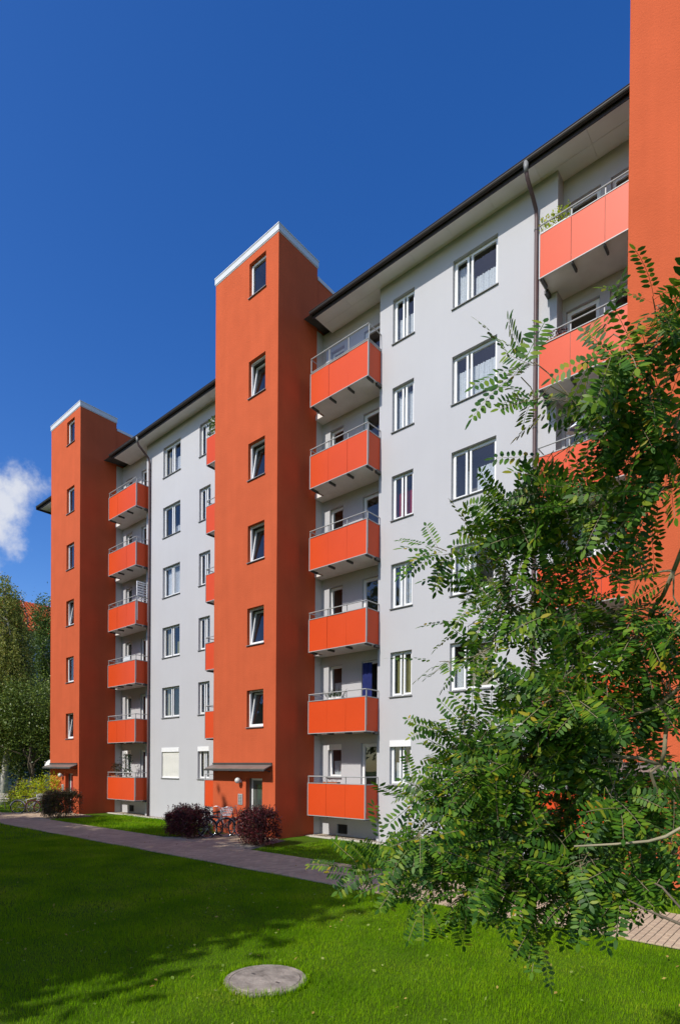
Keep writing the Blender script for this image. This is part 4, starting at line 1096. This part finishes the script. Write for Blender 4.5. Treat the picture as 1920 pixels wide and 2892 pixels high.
# ---- things on the balconies
def flower_box(label, x, z, y, W, h, m, N=260, size=.06, group=None, spiky=False, box='white'):
    t = thing('planter', label, 'planter', (x, y, z), group)
    mb = MB(); mb.add([(x - W / 2, y - .08, z), (x + W / 2, y - .08, z), (x + W / 2, y + .08, z), (x - W / 2, y + .08, z), (x - W / 2 - .015, y - .095, z + .16), (x + W / 2 + .015, y - .095, z + .16), (x + W / 2 + .015, y + .095, z + .16), (x - W / 2 - .015, y + .095, z + .16)],
                        ((0, 3, 2, 1), (4, 5, 6, 7), (0, 1, 5, 4), (1, 2, 6, 5), (2, 3, 7, 6), (3, 0, 4, 7)))
    part('box', mb, M[box], t)
    P = np.stack([x + (rng.random(N) - .5) * W, y + (rng.random(N) - .5) * .2, z + .14 + h * rng.random(N) ** .8], 1)
    V = leaf_quads(P if not spiky else P * [1, 1, 0] + [0, 0, z + .12], size if not spiky else h, .55 if not spiky else .07, .5 if not spiky else 0, np.tile([0, 0, 1.6], (N, 1)) if spiky else None)
    link('foliage', np_mesh('foliage', V - np.array([x, y, z]), 4, m), (x, y, z), t)
    return t
zr = lambda n: ZB(n) + 1.12
flower_box('pale leafy box plant at the left end of the top balcony beside the nearest tower', -5.35, zr(5) - .1, 14.32, .7, .42, M['lime_bush'], 300, .07)
flower_box('tall leafy plants on the topmost balcony half hidden behind the middle tower', -19.2, zr(5) - .1, 14.32, .6, .75, M['lime_leaf'], 420, .09)
flower_box('white box of spiky green plants on the second lowest balcony right of the middle tower', -12.55, zr(1) - .10, 14.34, .62, .34, M['dark_leaf'], 70, .05, spiky=True)
flower_box('brown box of red geraniums on the third highest balcony of the nearest loggia', -5.3, zr(4) - .1, 14.32, .5, .22, M['barberry'], 160, .05, box='pot')
flower_box('terracotta box with bushy plants on the lowest balcony of the farthest loggia', -27.0, zr(0) - .1, 14.34, .75, .62, M['barberry_green'], 420, .07, box='pot')
flower_box('orange brown planter on the lowest balcony right of the middle tower', -12.7, zr(0) - .12, 14.34, .6, .14, M['barberry'], 60, .04, box='pot')
def tub_plant(label, x, y, z, h, N, m):
    t = thing('potted_plant', label, 'potted plant', (x, y, z))
    mb = MB(); mb.tube([(x, y, z), (x, y, z + .28), (x, y, z + .3)], [.11, .15, .16], 14); part('pot', mb, M['pot'], t)
    mb = MB(); mb.tube(wavy((x, y, z + .25), (x, y, z + h), 4, .3), .012, 5); part('stem', mb, M['twig'], t)
    P = np.stack([x + rng.normal(size=N) * .16, y + rng.normal(size=N) * .14, z + .5 + (h - .4) * rng.random(N)], 1)
    link('foliage', np_mesh('foliage', leaf_quads(P, .09) - np.array([x, y, z]), 4, m), (x, y, z), t)
tub_plant('tall potted plant in the lowest loggia beside the farthest tower', -26.5, 14.6, ZB(0) + .19, 2.0, 260, M['dark_leaf'])
# parasol, screens, cloths
t = thing('parasol', 'blue and white striped parasol on a balcony of the nearest loggia', 'parasol', (-4.68, 14.75, ZB(3) + .19))
mb = MB(); mb.tube([(-4.68, 14.75, ZB(3) + .19), (-4.68, 14.75, 11.25)], .018, 8); part('pole', mb, M['white'], t)
mb = MB(); mb2 = MB(); n = 8; c = Vector((-4.68, 14.72, 11.22)); rr0 = [.0, .3, .36, .42, .5]; zz0 = [0, -.17, -.21, -.25, -.31]
M['stripe'] = mat('blue_fabric', (.22, .27, .48), .9, .1)
for k in range(4):
    for i in range(n):
        a0, a1 = 2 * math.pi * i / n, 2 * math.pi * (i + 1) / n
        g = lambda r, z, a: (c.x + r * math.cos(a), c.y + r * .6 * math.sin(a), c.z + z)
        (mb if k in (0, 2) else mb2).quad(g(rr0[k], zz0[k], a0), g(rr0[k + 1], zz0[k + 1], a0), g(rr0[k + 1], zz0[k + 1], a1), g(rr0[k], zz0[k], a1))
part('canopy', mb, M['stripe'], t); part('white_band', mb2, M['white'], t)
mb = MB(); x0, x1, z0 = -11.95, -11.55, ZB(1) + .9
for i in range(10):
    xa, xb = x0 + (x1 - x0) * i / 10, x0 + (x1 - x0) * (i + 1) / 10; ya = lambda x: 15.02 + .015 * math.sin((x - x0) * 40)
    mb.quad((xa, ya(xa), z0), (xb, ya(xb), z0), (xb, ya(xb), z0 + 1.45), (xa, ya(xa), z0 + 1.45)); mb.quad((xa, ya(xa) + .012, z0), (xa, ya(xa) + .012, z0 + 1.45), (xb, ya(xb) + .012, z0 + 1.45), (xb, ya(xb) + .012, z0))
tag(part('hanging_cloth', mb, M['blue_cloth'], None, (x0, 15.02, z0)), 'dark blue cloth hanging in a loggia doorway, second balcony from the ground', 'cloth')
t = thing('lattice_screen', 'white lattice screen on the third highest balcony beside the farthest tower', 'screen', (-25.05, 14.5, ZB(3) + .19))
zl = ZB(3) + 1.2
mb = MB(); mb.box(-25.06, -25.02, 14.25, 14.29, ZB(3) + .19, zl + .85); mb.box(-25.06, -25.02, 14.80, 14.84, ZB(3) + .19, zl + .85); mb.box(-25.06, -25.02, 14.29, 14.80, zl + .8, zl + .85); mb.box(-25.06, -25.02, 14.29, 14.80, zl, zl + .04); part('frame', mb, M['white'], t)
for k in range(6): mb = MB(); z = zl + .1 + k * .12; mb.box(-25.05, -25.03, 14.29, 14.80, z, z + .05); part('slat', mb, M['white'], t, (-25.05, 14.3, z))
mb = MB()
for i in range(8):
    xa, xb = -26.1 + .075 * i, -26.1 + .075 * (i + 1)
    mb.add([(xa, 14.17, zr(2) + .02), (xb, 14.17, zr(2) + .02), (xb, 14.19 , zr(2) + .25), (xa, 14.19, zr(2) + .25), (xb, 14.24, zr(2) + .02), (xa, 14.24, zr(2) + .02)], ((0, 1, 2, 3), (3, 2, 4, 5)))
tag(part('white_cloth', mb, M['lace'], None, (-25.8, 14.2, zr(2))), 'white cloth hung over a handrail below the lattice screen', 'cloth')
# satellite dish left of the farthest entrance
t = thing('satellite_dish', 'small white satellite dish at the left corner of the farthest tower', 'dish', (-31.72, 13.2, 2.45))
mb = MB(); nd = 16; cc = Vector((-31.72, 13.05, 2.48)); dz = Vector((.25, -.85, .45)).normalized(); du = dz.cross(Vector((0, 0, 1))).normalized(); dv = du.cross(dz)
for k in range(4):
    for i in range(nd):
        a0, a1 = 2 * math.pi * i / nd, 2 * math.pi * (i + 1) / nd
        g = lambda r, a: tuple(cc + (du * math.cos(a) + dv * math.sin(a)) * r * .26 + dz * (.07 * r * r))
        mb.quad(g(k / 4, a0), g((k + 1) / 4, a0), g((k + 1) / 4, a1), g(k / 4, a1))
part('reflector', mb, M['white'], t, None, True)
mb = MB(); mb.tube([cc - dv * .26 + dz * .07, cc + dz * .28], .01, 6); mb.sphere(tuple(cc + dz * .3), .035, 8, 6); part('feed_arm', mb, M['alu'], t)
mb = MB(); mb.tube([tuple(cc), (-31.7, 13.2, 2.42), (-31.60, 13.2, 2.42)], .018, 6); part('bracket', mb, M['steel'], t)
# bench at the far left edge
t = thing('park_bench', 'pale wooden bench at the far left edge beyond the shrubs', 'bench', (-35.2, 11.6, 0))
M['bench'] = mat('bench_wood', (.40, .37, .32), .7, .3, (8, .15))
def rot(mb):
    c_, s_ = math.cos(R(35)), math.sin(R(35)); mb.v = [(-35.2 + x * c_ - y * s_, 11.6 + x * s_ + y * c_, z) for x, y, z in mb.v]; return mb
for k in range(4): part('seat_slat', rot(MB().box(-.9, .9, -.22 + k * .115, -.12 + k * .115, .42, .455)), M['bench'], t)
for k in range(3): part('back_slat', rot(MB().box(-.9, .9, .26 + k * .02, .29 + k * .02, .52 + k * .12, .61 + k * .12)), M['bench'], t)
for s in (-.7, .7):
    part('leg', rot(MB().box(s - .03, s + .03, -.2, -.14, 0, .42)), M['steel'], t); part('leg', rot(MB().box(s - .03, s + .03, .2, .26, 0, .86)), M['steel'], t)
